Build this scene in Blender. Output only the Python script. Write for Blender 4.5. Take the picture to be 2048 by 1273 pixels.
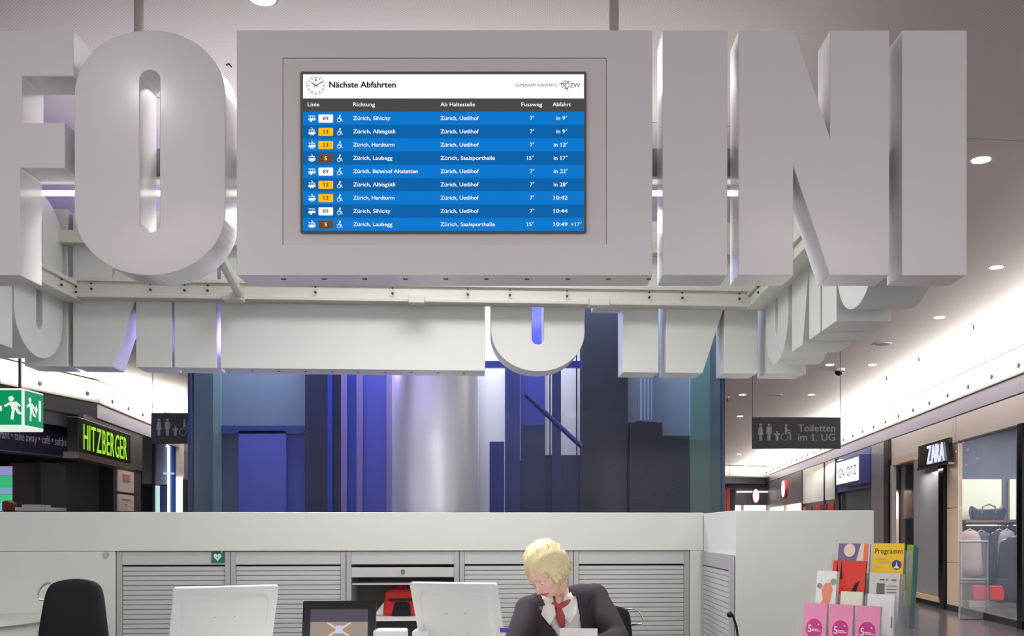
import bpy, bmesh, math, random
from mathutils import Vector, Matrix
random.seed(7)
S = bpy.context.scene
COL = S.collection
PI = math.pi
for o in list(bpy.data.objects): bpy.data.objects.remove(o)

# ---------------------------------------------------------------- camera, world, exposure
FPX, VX, HY, CAMZ = 2100.0, 1080.0, 1060.0, 1.35
cd = bpy.data.cameras.new('camera'); cam = bpy.data.objects.new('camera', cd); COL.objects.link(cam)
cam.location = (0, 0, CAMZ); cam.rotation_euler = (PI/2, 0, 0)
cd.sensor_width = 36; cd.lens = 36*FPX/2048
cd.shift_x = (1024-VX)/2048; cd.shift_y = (HY-636.5)/2048
cd.clip_end = 200
S.camera = cam
S.view_settings.view_transform = 'Standard'
S.view_settings.look = 'None'
S.view_settings.gamma = 1
S.view_settings.use_curve_mapping = False
S.view_settings.exposure = 0
w = bpy.data.worlds.new('world'); S.world = w; w.use_nodes = True
bg = w.node_tree.nodes['Background']
bg.inputs[0].default_value = (0.78, 0.75, 0.79, 1); bg.inputs[1].default_value = 1.38
S.cycles.max_bounces = 8
S.cycles.sample_clamp_indirect = 6

def area(name, loc, rot, sx, sy, power, col=(1, .97, .93), parent=None, spread=PI):
    l = bpy.data.lights.new(name, 'AREA'); l.shape = 'RECTANGLE'; l.size = sx; l.size_y = sy
    l.energy = power; l.color = col; l.spread = spread
    o = bpy.data.objects.new(name, l); COL.objects.link(o)
    o.location = loc; o.rotation_euler = rot
    if parent: o.parent = parent
    return o
CEIL = 3.87
# area lights for hall and kiosk, mostly unseen fill added for brightness
area('ceiling_fill', (0, -1.5, 3.8), (0, 0, 0), 7, 3, 95, (1, .96, .96))  # broad fill added above and behind the viewer
area('fill_lighting', (3.2, -3, 1.7), (PI/2, 0, math.radians(12)), 4, 2.4, 60, (.95, .95, 1))  # low fill added behind the viewer to brighten the letter fronts
area('ceiling_fill', (-.4, 5.6, 3.82), (0, 0, 0), 1.6, .6, 42, (1, .99, .98))
area('ring_fill', (-.45, 4.9, 2.79), (0, 0, 0), 1.8, .3, 30, (1, .99, .97))  # fill added under the front beam, hidden behind the screen box
area('uplight_fill', (-.8, 5.6, 3.02), (PI, 0, 0), 3.6, .3, 5, (1, .98, .94))  # two unseen uplights added inside the ring to brighten the ceiling
area('uplight_fill', (-.8, 6.3, 3.3), (PI, 0, 0), 3.6, .3, 12, (1, .98, .94))
# cove lights that wash the ceiling along both rows of shops
# warm lamps in the hall ceiling behind the viewer and one spot in front of the ring, mirrored in the glossy letters
def strip(p, q_, power):
    L = math.hypot(q_[0]-p[0], q_[1]-p[1]); area('warm_ceiling_lamp', ((p[0]+q_[0])/2, (p[1]+q_[1])/2, 3.84), (0, 0, math.atan2(q_[1]-p[1], q_[0]-p[0])), L, .16, power, (1, .86, .68))
strip((-3.78, -.85), (-2.52, .2), 20); strip((1.71, .07), (3.08, -1.2), 20)
area('ceiling_spot', (-2.24, 2.58, 3.84), (0, 0, 0), .12, .12, 9, (1, 1, .98))
def cove(x0, y0, x1, y1, z, power):
    L = math.hypot(x1-x0, y1-y0); a = math.atan2(y1-y0, x1-x0)
    return area('cove_lighting', ((x0+x1)/2, (y0+y1)/2, z), (PI, 0, a), L, .12, power, (1, .98, .93))
RX = lambda D: 6.55+(D-14.2)*.088
LX = lambda D: -7.42-(D-17.6)*.1276

# ---------------------------------------------------------------- helpers
def lin(c):
    c = c/255.0
    return c/12.92 if c <= .04045 else ((c+.055)/1.055)**2.4
def rgb(r, g, b): return (lin(r), lin(g), lin(b), 1)
MATS = {}
def mat(name, c, rough=.5, metal=0, emit=0, noise=0, nscale=30, bump=0, bscale=200, coat=0, alpha=1, trans=0, spec=.5):
    if name in MATS: return MATS[name]
    m = bpy.data.materials.new(name); m.use_nodes = True; MATS[name] = m
    nt = m.node_tree; b = nt.nodes['Principled BSDF']
    col = rgb(*c)
    b.inputs['Base Color'].default_value = col
    b.inputs['Roughness'].default_value = rough
    b.inputs['Metallic'].default_value = metal
    b.inputs['Coat Weight'].default_value = coat
    b.inputs['Coat Roughness'].default_value = .15
    b.inputs['Alpha'].default_value = alpha
    b.inputs['Transmission Weight'].default_value = trans
    b.inputs['Specular IOR Level'].default_value = spec
    if emit:
        b.inputs['Emission Color'].default_value = col
        b.inputs['Emission Strength'].default_value = emit
        b.inputs['Specular IOR Level'].default_value = .1 if emit <= 1.01 else .5
        if emit <= 1.01: b.inputs['Base Color'].default_value = (0, 0, 0, 1)
    if noise or bump:
        tc = nt.nodes.new('ShaderNodeTexCoord')
        nz = nt.nodes.new('ShaderNodeTexNoise'); nz.inputs['Scale'].default_value = nscale if noise else bscale
        nt.links.new(tc.outputs['Object'], nz.inputs['Vector'])
        if noise:
            mx = nt.nodes.new('ShaderNodeMixRGB'); mx.blend_type = 'MIX'
            mx.inputs[1].default_value = tuple(max(0, x*(1-noise)) for x in col[:3])+(1,)
            mx.inputs[2].default_value = tuple(min(1, x*(1+noise)) for x in col[:3])+(1,)
            nt.links.new(nz.outputs['Fac'], mx.inputs[0]); nt.links.new(mx.outputs[0], b.inputs['Base Color'])
        if bump:
            n2 = nt.nodes.new('ShaderNodeTexNoise'); n2.inputs['Scale'].default_value = bscale
            nt.links.new(tc.outputs['Object'], n2.inputs['Vector'])
            bp = nt.nodes.new('ShaderNodeBump'); bp.inputs['Strength'].default_value = bump; bp.inputs['Distance'].default_value = .002
            nt.links.new(n2.outputs['Fac'], bp.inputs['Height']); nt.links.new(bp.outputs[0], b.inputs['Normal'])
    return m
def glow(name, c, strength=1): return mat(name, c, emit=strength)

class MB:
    """collects shapes and links them as ONE mesh object"""
    def __init__(s): s.bm = bmesh.new()
    def box(s, x0, x1, y0, y1, z0, z1):
        v = [s.bm.verts.new(p) for p in ((x0,y0,z0),(x1,y0,z0),(x1,y1,z0),(x0,y1,z0),(x0,y0,z1),(x1,y0,z1),(x1,y1,z1),(x0,y1,z1))]
        for f in ((0,3,2,1),(4,5,6,7),(0,1,5,4),(1,2,6,5),(2,3,7,6),(3,0,4,7)): s.bm.faces.new([v[i] for i in f])
        return s
    def prism(s, poly, y0, y1):
        """polygon in x,z extruded along y"""
        a = [s.bm.verts.new((p[0], y0, p[1])) for p in poly]; b = [s.bm.verts.new((p[0], y1, p[1])) for p in poly]
        n = len(poly)
        s.bm.faces.new(a); s.bm.faces.new(b[::-1])
        for i in range(n): s.bm.faces.new((a[i], b[i], b[(i+1) % n], a[(i+1) % n]))
        return s
    def zprism(s, poly, z0, z1):
        a = [s.bm.verts.new((p[0], p[1], z0)) for p in poly]; b = [s.bm.verts.new((p[0], p[1], z1)) for p in poly]
        n = len(poly)
        s.bm.faces.new(a[::-1]); s.bm.faces.new(b)
        for i in range(n): s.bm.faces.new((a[i], a[(i+1) % n], b[(i+1) % n], b[i]))
        return s
    def ring(s, outer, inner, y0, y1):
        n = len(outer); L = []
        for poly, y in ((outer, y0), (inner, y0), (inner, y1), (outer, y1)):
            L.append([s.bm.verts.new((p[0], y, p[1])) for p in poly])
        for k in range(4):
            a, b = L[k], L[(k+1) % 4]
            for i in range(n): s.bm.faces.new((a[i], a[(i+1) % n], b[(i+1) % n], b[i]))
        return s
    def tube(s, pts, r, seg=8, caps=True):
        pts = [Vector(p) for p in pts]; rs = r if isinstance(r, (list, tuple)) else [r]*len(pts)
        rings = []; up = None
        for i, p in enumerate(pts):
            t = (pts[min(i+1, len(pts)-1)]-pts[max(i-1, 0)]).normalized()
            if up is None:
                up = t.cross(Vector((0, 0, 1)))
                if up.length < .1: up = t.cross(Vector((1, 0, 0)))
            up = (up-t*up.dot(t)).normalized(); sd = t.cross(up)
            rings.append([s.bm.verts.new(p+(up*math.cos(a)+sd*math.sin(a))*rs[i]) for a in [2*PI*k/seg for k in range(seg)]])
        for a, b in zip(rings, rings[1:]):
            for i in range(seg): s.bm.faces.new((a[i], a[(i+1) % seg], b[(i+1) % seg], b[i]))
        if caps: s.bm.faces.new(rings[0][::-1]); s.bm.faces.new(rings[-1])
        return s
    def ball(s, c, r, sx=1, sy=1, sz=1, u=12, v=8):
        m = Matrix.Translation(Vector(c)) @ Matrix.Diagonal((r*sx, r*sy, r*sz, 1))
        bmesh.ops.create_uvsphere(s.bm, u_segments=u, v_segments=v, radius=1, matrix=m); return s
    def build(s, name, m=None, parent=None, smooth=False, bevel=0, loc=None, rotz=None, label=None):
        bmesh.ops.recalc_face_normals(s.bm, faces=s.bm.faces)
        me = bpy.data.meshes.new(name); s.bm.to_mesh(me); s.bm.free()
        if m: me.materials.append(m)
        if smooth:
            for p in me.polygons: p.use_smooth = True
        o = bpy.data.objects.new(name, me); COL.objects.link(o)
        if parent: o.parent = parent
        if loc is not None: o.location = loc
        if rotz is not None: o.rotation_euler[2] = rotz
        if bevel:
            bv = o.modifiers.new('bevel', 'BEVEL'); bv.width = bevel; bv.segments = 2; bv.limit_method = 'ANGLE'; bv.angle_limit = math.radians(40)
        if label: o['label'] = label
        return o
def tag(o, label=None, cat=None, group=None, kind=None):
    if label: o['label'] = label
    if cat: o['category'] = cat
    if group: o['group'] = group
    if kind: o['kind'] = kind
    return o
def thing(name, label, cat, loc=(0, 0, 0), rotz=0, group=None, rot=None):
    o = bpy.data.objects.new(name, None); COL.objects.link(o)
    o.empty_display_size = .1
    o.location = loc; o.rotation_euler = rot if rot else (0, 0, rotz)
    return tag(o, label, cat, group)
def struct(o): return tag(o, kind='structure')
def link(o, parent=None, loc=None, name=None):
    c = o.copy(); COL.objects.link(c)
    if parent: c.parent = parent
    if loc is not None: c.location = loc
    return c
def copy_tree(o, parent=None):
    c = o.copy(); COL.objects.link(c)
    c.parent = parent
    for ch in list(o.children): copy_tree(ch, c)
    return c

# text as mesh, left/baseline at origin, in x,z plane facing -y
_cap = {}
def text_mesh(body, bold=.0, extrude=.0):
    cu = bpy.data.curves.new('txt', 'FONT'); cu.body = body; cu.size = 1; cu.offset = bold; cu.extrude = extrude; cu.resolution_u = 3
    o = bpy.data.objects.new('txt', cu); COL.objects.link(o)
    dg = bpy.context.evaluated_depsgraph_get(); dg.update()
    me = bpy.data.meshes.new_from_object(o.evaluated_get(dg))
    bpy.data.objects.remove(o); bpy.data.curves.remove(cu)
    return me
def bounds(me):
    xs = [v.co.x for v in me.vertices]; ys = [v.co.y for v in me.vertices]
    return min(xs), max(xs), min(ys), max(ys)
def text(name, body, x0, x1, z0, cap, m, parent, y=0, bold=.015, thick=.0, center=False, loc=None, rotz=None):
    """glyph box stretched between x0 and x1, baseline z0, capital height cap, facing -y"""
    key = bold
    if key not in _cap:
        h = text_mesh('H', bold); b = bounds(h); _cap[key] = b[3]-b[2]
    me = text_mesh(body, bold, thick/2/(cap/_cap[key]) if thick else 0)
    if '1' in body:
        bm_ = bmesh.new(); bm_.from_mesh(me); hC = _cap[key]
        for i_, ch_ in enumerate(body):
            if ch_ != '1': continue
            b1 = bounds(text_mesh(body[:i_+1], bold)); w1 = bounds(text_mesh('1', bold)); st_ = w1[1]-w1[0]; xr = b1[1]; xl = xr-st_
            for P_ in (((xl+.02, hC), (xl-.10, hC-.12), (xl-.10, hC-.21), (xl+.02, hC-.12)), ((xl-.075, 0), (xr+.06, 0), (xr+.06, .075), (xl-.075, .075))):
                bm_.faces.new([bm_.verts.new((p_[0], p_[1], 0)) for p_ in P_])
        bm_.to_mesh(me); bm_.free()
    b = bounds(me); sz = cap/_cap[key]; sx = (x1-x0)/max(1e-6, b[1]-b[0])
    for v in me.vertices:
        x, yy, zz = v.co
        v.co = ((x-b[0])*sx+x0, y-zz*sz-(thick/2 if thick else 0), yy*sz+z0)
    me.materials.append(m); me.name = name
    o = bpy.data.objects.new(name, me); COL.objects.link(o)
    if parent: o.parent = parent
    if loc: o.location = loc
    if rotz is not None: o.rotation_euler[2] = rotz
    return o

def letters(name, body, x0, x1, z0, cap, m, parent, y, thick, gap=.08):
    ws = []
    for ch in body: 
        if ch == ' ': ws.append(.3); continue
        b = bounds(text_mesh(ch, .0)); ws.append(b[1]-b[0])
    tot = sum(ws)+gap*(len(body)-1); k = (x1-x0)/tot; x = x0; thick = min(thick, .02)
    for ch, w_ in zip(body, ws):
        if ch != ' ': text(name, ch, x, x+w_*k, z0, cap, m, parent, y=y, bold=.0, thick=thick)
        x += (w_+gap)*k
class Flat:
    """flat printed marks in x,z, built as thin solid shapes in front of y"""
    def __init__(s, fx=lambda p: p, k=1, y=0, t=.0006): s.m = MB(); s.fx = fx; s.k = k; s.y = y; s.t = t
    def poly(s, pts):
        pts = [s.fx(p) for p in pts]; s.m.prism(pts, s.y-s.t, s.y); return s
    def rect(s, x0, y0, x1, y1, r=0):
        if not r: return s.poly([(x0, y0), (x1, y0), (x1, y1), (x0, y1)])
        P = []
        for cx, cy, a0 in ((x1-r, y1-r, 0), (x0+r, y1-r, 90), (x0+r, y0+r, 180), (x1-r, y0+r, 270)):
            for k in range(4):
                a = math.radians(a0+30*k); P.append((cx+r*math.cos(a), cy+r*math.sin(a)))
        return s.poly(P)
    def disc(s, cx, cy, r, ry=None, n=20): return s.poly([(cx+r*math.cos(2*PI*i/n), cy+(ry or r)*math.sin(2*PI*i/n)) for i in range(n)])
    def arc(s, cx, cy, r0, r1, a0=0, a1=360, n=24):
        for i in range(n):
            a, b = [math.radians(a0+(a1-a0)*j/n) for j in (i, i+1)]
            s.poly([(cx+r0*math.cos(a), cy+r0*math.sin(a)), (cx+r1*math.cos(a), cy+r1*math.sin(a)),
                    (cx+r1*math.cos(b), cy+r1*math.sin(b)), (cx+r0*math.cos(b), cy+r0*math.sin(b))])
        return s
    def line(s, x0, y0, x1, y1, w):
        d = math.hypot(x1-x0, y1-y0); nx, ny = -(y1-y0)/d*w/2, (x1-x0)/d*w/2
        return s.poly([(x0+nx, y0+ny), (x1+nx, y1+ny), (x1-nx, y1-ny), (x0-nx, y0-ny)])
    def build(s, name, m, parent): return s.m.build(name, m, parent)

def X(px, D): return (px-VX)*D/FPX
def Z(py, D): return CAMZ+(HY-py)*D/FPX

# ---------------------------------------------------------------- materials
def perforated(name, c):
    m = mat(name, c, rough=.8); nt = m.node_tree; b = nt.nodes['Principled BSDF']
    tc = nt.nodes.new('ShaderNodeTexCoord'); mp = nt.nodes.new('ShaderNodeMapping'); mp.inputs['Rotation'].default_value = (0, 0, math.radians(45))
    vo = nt.nodes.new('ShaderNodeTexVoronoi'); vo.inputs['Scale'].default_value = 78; vo.inputs['Randomness'].default_value = 0
    cr = nt.nodes.new('ShaderNodeValToRGB'); cr.color_ramp.elements[0].position = .25; cr.color_ramp.elements[1].position = .36
    c0 = rgb(*[int(k*.84) for k in c]); cr.color_ramp.elements[0].color = c0; cr.color_ramp.elements[1].color = rgb(*c)
    nt.links.new(tc.outputs['Object'], mp.inputs[0]); nt.links.new(mp.outputs[0], vo.inputs['Vector'])
    nt.links.new(vo.outputs['Distance'], cr.inputs[0]); nt.links.new(cr.outputs[0], b.inputs['Base Color'])
    return m
M_white = mat('white_lacquer', (232, 228, 230), rough=.3, noise=.015, nscale=3, coat=.35)
M_rear = mat('white_enamel', (216, 217, 213), rough=.35, noise=.015, nscale=3)
M_beam = mat('cream_powder_coat', (205, 204, 194), rough=.45, noise=.02)
M_steelbeam = mat('satin_grey_metal', (130, 138, 140), rough=.35, metal=.6)
M_screw = mat('dark_screw', (70, 68, 66), rough=.4, metal=.7)
M_ceil = mat('ceiling_plaster', (205, 196, 192), rough=.75, noise=.02, nscale=2)
M_ceilp = perforated('perforated_ceiling', (214, 208, 200))
M_counter = mat('white_solid_surface', (224, 225, 218), rough=.4, noise=.012, nscale=4)
M_alu = mat('brushed_aluminium', (188, 185, 187), rough=.45, metal=.35, noise=.03, nscale=12)
M_slat = mat('shutter_grey', (202, 202, 198), rough=.45, metal=.15, noise=.02, nscale=9)
M_black = mat('black_fabric', (24, 24, 30), rough=.9, noise=.1, nscale=200, bump=.3, bscale=900)
M_blackgloss = mat('black_gloss', (14, 14, 18), rough=.12)
M_blackmatt = mat('black_matt', (22, 22, 26), rough=.6)
M_navy = mat('navy_panel', (40, 42, 62), rough=.35)
M_chrome = mat('chrome', (200, 200, 205), rough=.12, metal=1)
M_plastic = mat('white_plastic', (238, 238, 236), rough=.4)
M_glass = mat('clear_acrylic', (225, 230, 235), rough=.06, alpha=.16)
M_paper = mat('white_paper', (240, 239, 236), rough=.7)
W1 = glow('screen_white', (255, 255, 255), 1)
M_tube = glow('light_tube', (255, 255, 250), 2.6)

# ---------------------------------------------------------------- structure
# floor
fm = mat('dark_floor_stone', (92, 86, 90), rough=.14, noise=.12, nscale=1.5)
struct(MB().box(-30, 30, -6, 75, -.12, 0).build('floor', fm))
# ceiling in three plasterboard fields divided by joints
cl = bpy.data.objects.new('ceiling', None); COL.objects.link(cl); struct(cl); cl.location = (0, 0, CEIL)
for (y0, y1, m) in ((-6, 6.40, M_ceilp), (6.415, 21.4, M_ceil), (21.43, 75, M_ceil)):
    MB().zprism([(-30, y0-(3.84 if 6 < y0 < 7 else 0)), (30, y0+(3.84 if 6 < y0 < 7 else 0)), (30, y1+(3.84 if y1 < 8 else 0)), (-30, y1-(3.84 if y1 < 8 else 0))], 0, .15).build('ceiling_panel', m, cl)
MB().box(-30, 30, -6, 75, .16, .25).build('ceiling_slab', M_blackmatt, cl)
# outer shells behind the shops
M_shell = mat('shop_shell', (120, 116, 116), rough=.8)
struct(MB().box(14.0, 14.2, 2, 75, 0, CEIL).build('wall_right', M_shell))
struct(MB().box(-17.2, -17.0, 2, 75, 0, CEIL).build('wall_left', M_shell))
struct(MB().box(-17, 14, 74, 74.2, 0, CEIL).build('wall_back', M_shell))

M_bulk = mat('bulkhead_white', (218, 216, 208), rough=.35, noise=.03, nscale=1.2, coat=.2)
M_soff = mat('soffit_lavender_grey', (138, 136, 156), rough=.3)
def wall_frame(name, label, cat, x0, y0, x1, y1, kind=None):
    """empty at ground point 0, local x runs towards point 1; local -y faces left of that direction"""
    a = math.atan2(y1-y0, x1-x0)
    o = thing(name, label, cat, (x0, y0, 0), a)
    if kind:
        o['kind'] = kind
    return o, math.hypot(x1-x0, y1-y0)
# right bulkhead: local x along the corridor (away from viewer); hall side is local +y
def bulkhead(x0, y0, x1, y1, side, sm=None, z0=3.47, z1=3.84, step=1.07, name='trim_1', knob=True):
    o, L = wall_frame(name, '', '', x0, y0, x1, y1, 'structure')
    n = max(1, round(L/step)); st = L/n
    pp = MB().box(.010, st-.010, -.03, .03, z0, z1)
    proto = pp.build('bulkhead_panel', M_bulk, o, bevel=.004)
    kb = MB().tube([(0, 0, 0), (0, side*.025, 0)], .034, 10).build('bulkhead_spotlight', M_blackmatt, proto)
    kb.location = (st*.72, side*.03, z0+.12)
    if not knob: bpy.data.objects.remove(kb)
    for i in range(1, n):
        c = copy_tree(proto, o); c.location = (i*st, 0, 0)
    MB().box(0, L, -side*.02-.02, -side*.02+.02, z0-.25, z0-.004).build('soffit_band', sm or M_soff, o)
    MB().box(0, L, min(-side*.02, -side*.9), max(-side*.02, -side*.9), z0-.02, z0).build('cove_shelf', M_bulk, o)
    return o, L
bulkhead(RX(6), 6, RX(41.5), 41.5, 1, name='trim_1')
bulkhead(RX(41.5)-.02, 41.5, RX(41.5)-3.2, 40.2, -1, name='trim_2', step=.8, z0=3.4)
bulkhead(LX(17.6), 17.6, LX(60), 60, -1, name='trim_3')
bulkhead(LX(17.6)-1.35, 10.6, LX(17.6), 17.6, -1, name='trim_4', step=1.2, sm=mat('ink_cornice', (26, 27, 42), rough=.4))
for (d0, d1) in ((6, 15), (15, 26), (26, 41)):
    a = cove(RX(d0)-.45, d0, RX(d1)-.45, d1, 3.49, 42*(d1-d0))
for (d0, d1) in ((18, 28), (28, 44)):
    a = cove(LX(d0)+.45, d0, LX(d1)+.45, d1, 3.49, 40*(d1-d0))
cove(LX(17.6)-.95, 11, LX(17.6)+.3, 17.4, 3.49, 130)

# ---------------------------------------------------------------- the ring of letters
LH = 1.005; LZ = 2.392; TH = .19
u = 4.3/FPX
def LP(pts, cx): return [((x-cx)*u, (553-y)*u*LH/(496*u)) for x, y in pts]
N_POLY = LP([(1477,57),(1589,57),(1660,273),(1660,57),(1779,57),(1779,553),(1659,553),(1587,332),(1587,553),(1477,553)], 1628)
F_POLY = LP([(-76,57),(147,57),(147,150),(44,150),(44,244),(130,244),(130,336),(40,336),(40,553),(-76,553)], 35.5)
I_POLY = LP([(1324,57),(1454,57),(1454,553),(1324,553)], 1389)
def o_loops(n=64):
    out, inn = [], []
    rx = 151*u; H = LH
    for i in range(n):
        a = 2*PI*i/n+PI/n; c, s_ = math.cos(a), math.sin(a)
        ry = 132*u
        x = rx*math.copysign(abs(c)**.97, c); zc = H-ry if s_ > 0 else ry
        out.append((x, zc+ry*math.copysign(abs(s_)**.97, s_)))
        r2 = 20*u; z0, z1 = 86*u+r2, H-80*u-r2
        inn.append((r2*c, (z1 if s_ > 0 else z0)+r2*s_))
    return out, inn
def make_letter(kind, th, m):
    b = MB()
    if kind == 'O': o_, i_ = o_loops(); b.ring(o_, i_, 0, th)
    else: b.prism({'N': N_POLY, 'F': F_POLY, 'I': I_POLY}[kind], 0, th)
    return b
GL = 'white letters of the hanging ring sign'
def letter(kind, x, y, rz, label, th=TH, m=None):
    o = make_letter(kind, th, m).build('sign_letter', m or M_white, None, bevel=.0035, loc=(x, y, LZ), rotz=rz)
    return tag(o, label, 'letter', GL)
Xf = lambda px: (px-VX)*u
letter('F', Xf(35.5), 4.3, 0, 'white front letter F cut off by the left photo edge, front of ring sign')
letter('O', Xf(299.5), 4.3, 0, 'big white letter O at the front of the ring sign, left of the departure screen')
letter('I', Xf(1390), 4.3, 0, 'front white letter I directly right of the departure screen box')
letter('N', Xf(1628), 4.3, 0, 'big white front letter N right of the departure screen')
letter('I', Xf(1869), 4.3, 0, 'rightmost front letter I at the right corner of the ring sign')
# rear side (letters face away, seen from inside the ring)
RA = math.atan(.22/3.2)
def rear(px, dy=0):
    # point on rear plane Y = 6.77+.0688*(X+2.05)
    k = (px-VX)/FPX; Y = (6.77+.0688*2.05)/(1-.0688*k); return k*Y, Y
RT = .24
def rletter(kind, pxc, label):
    x, y = rear(pxc)
    # mirrored when seen from inside: turned half around, thickness away from viewer
    nx, ny = -math.sin(RA), math.cos(RA)
    return letter(kind, x+nx*RT, y+ny*RT, RA+PI, label, RT, M_rear)
rletter('I', 92, 'rear white letter I at the left rear corner of the ring sign, behind an O')
rletter('N', 245, 'mirrored rear letter N of the ring sign, below the big front O')
rletter('I', 391, 'rear letter I of the ring sign, directly left of the blank rear box')
rletter('O', 1076, 'rear letter O of the ring sign with blue light in its slot')
rletter('F', 1249, 'mirrored rear letter F of the ring sign, its short arm pointing left')
rletter('N', 1424, 'mirrored rear letter N of the ring sign in front of the teal glass')
x, y = rear(1568); letter('I', x, y+.238, RA+PI, 'rear letter I at the right rear corner of the ring sign', RT, M_rear)
# right side letters (inner faces at X = 1.48)
ST = .275
def sletter(kind, Dc, label, inner=1.48): return letter(kind, inner+ST, Dc, PI/2, label, ST, M_rear)
sletter('O', 4.93, 'nearest letter O on the right side of the ring sign, bulging below the front I')
sletter('I', 5.38, 'right side letter I of the ring sign, just behind the nearest side O')
sletter('N', 5.86, 'right side letter N of the ring sign, between side I and far side O')
sletter('O', 6.58, 'far letter O on the right side of the ring sign, near the rear corner')
# left side letters (inner faces at X = -3.03)
letter('O', -3.03-ST, 6.36, -PI/2, 'letter O on the left side of the ring sign at the left photo edge', ST, M_rear)
letter('I', -3.03-ST, 5.90, -PI/2, 'letter I on the left side of the ring sign, cropped by the photo edge', ST, M_rear)

# front box carrying the departure screen
bx = thing('screen_box', 'white box in the front of the ring sign framing the departure screen', 'sign box', (Xf(889), 4.3, LZ))
hw = 416*u
O4 = [(-hw, 0), (hw, 0), (hw, LH), (-hw, LH)]
I4 = [(-324*u, 62*u), (324*u, 62*u), (324*u, 436*u), (-324*u, 436*u)]
MB().ring(O4, I4, 0, .19).build('box_shell', M_white, bx, bevel=.003)
M_inset = mat('warm_grey_inset', (228, 220, 218), rough=.4, noise=.01, nscale=3, coat=.2)
MB().box(-324*u+.001, 324*u-.001, .008, .03, 62*u+.001, 436*u-.001).build('inset_panel', M_inset, bx, label='warmer grey recessed panel')
MB().box(-hw+.003, hw-.003, .17, .188, .003, LH-.003).build('back_panel', M_rear, bx)
pr = None
for i in range(10):
    s_ = MB().box(-.009, .009, .055, .067, -.003, .004) if pr is None else None
    if pr is None: pr = s_.build('vent_slot', M_screw, bx); o = pr
    else: o = link(pr, bx)
    o.location = ((560+82.3*i-889)*u, 0, 0)
# rear box
x, y = rear(708)
rb = thing('blank_box', 'blank white rear box of the ring sign, above the blue glass', 'sign box', (x, y, LZ), RA)
rw = (970-446)/2*y/FPX
MB().box(-rw, rw, 0, RT, 0, LH).build('box_shell', M_rear, rb, bevel=.003)
pr = None
for i in range(9):
    if pr is None: pr = MB().box(-.008, .008, .1, .112, -.003, .004).build('vent_slot', M_screw, rb); o = pr
    else: o = link(pr, rb)
    o.location = (-rw+.18+i*.173, 0, 0)

# carrying frame of the ring
fr = thing('ring_frame', 'cream painted carrying frame running around the inside of the ring sign', 'frame', (0, 0, 0))
def beam(name, p0, p1, z0, z1, t, m, lip=.0):
    a = math.atan2(p1[1]-p0[1], p1[0]-p0[0]); L = math.hypot(p1[0]-p0[0], p1[1]-p0[1])
    b = MB().box(0, L, -t, 0, z0, z1)
    if lip: b.box(0, L, -t-.02, 0, z0-.012, z0+.012); b.box(0, L, -t-.02, 0, z1-.012, z1+.012)
    o = b.build(name, m, fr, loc=(p0[0], p0[1], 0), rotz=a, bevel=.003); return o, L, a
r0, r1 = rear(146), rear(1530)
rbm, rL, ra = beam('rear_beam', (r0[0], r0[1]), (r1[0], r1[1]), 2.825, 2.925, .1, M_beam, lip=.01)
beam('upper_rear_beam', (r0[0]-.28, r0[1]-.025), (r1[0], r1[1]-.005), 3.16, 3.24, .09, M_beam)
beam('left_beam', (-3.03, 4.55), (-3.03, 6.76), 2.81, 2.90, .1, M_beam, lip=.01)
#beam('left_upper_beam', (-3.02, 4.55), (-3.02, 6.76), 3.16, 3.24, .09, M_beam)
rt_, L2, a2 = beam('right_beam', (1.481, 6.9), (1.481, 4.55), 2.81, 2.90, .1, M_beam, lip=.01)
#beam('right_upper_beam', (1.475, 6.9), (1.475, 4.55), 3.16, 3.24, .09, M_beam)
beam('front_beam', (-3.0, 4.6), (1.45, 4.6), 2.875, 3.0, .06, M_steelbeam)
beam('front_beam_rail', (-3.0, 4.6), (1.45, 4.6), 2.862, 2.874, .075, M_beam)
tb = MB().tube([(-2.98, 4.57, 2.815), (1.43, 4.57, 2.815)], .013, 8).build('light_tube', M_tube, fr, label='bright white fluorescent tube')
sc = None
for px in (185, 303, 371, 417, 632, 786, 936, 1020, 1134, 1298, 1364, 1478):
    for (dz, r) in ((.012, .006), (-.022, .0085)):
        x, y = rear(px); 
        if sc is None:
            sc = MB().tube([(0, 0, 0), (0, -.008, 0)], 1, 8).build('screw', M_screw, fr); o = sc
        else: o = link(sc, fr)
        o.scale = (r, 1, r); o.location = (x*.985, y*.985-.015, 2.875+dz+.01)
for yy in (4.9, 5.3, 5.75, 6.1, 6.4, 6.6):
    for (dz, r) in ((.012, .006), (-.022, .0085)):
        for xx, sgn in ((-2.92, 1), (1.375, -1)):
            o = link(sc, fr); o.scale = (r, 1, r); o.rotation_euler = (0, 0, sgn*PI/2); o.location = (xx, yy, 2.865+dz)
for px, w_ in ((478, .12), (836, .1), (1192, .13)):
    x, y = rear(px); o = MB().box(-w_/2, w_/2, -.2, -.105, 2.79, 2.845).build('junction_box', M_beam, fr, loc=(x, y, 0), rotz=RA, bevel=.004)
# diagonal stays from the front of the ring to the rear beam
MB().tube([(X(430, 5.6), 5.3, 2.96), (X(478, 6.6), 6.62, 2.83)], .03, 8).build('stay', M_beam, fr)
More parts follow.
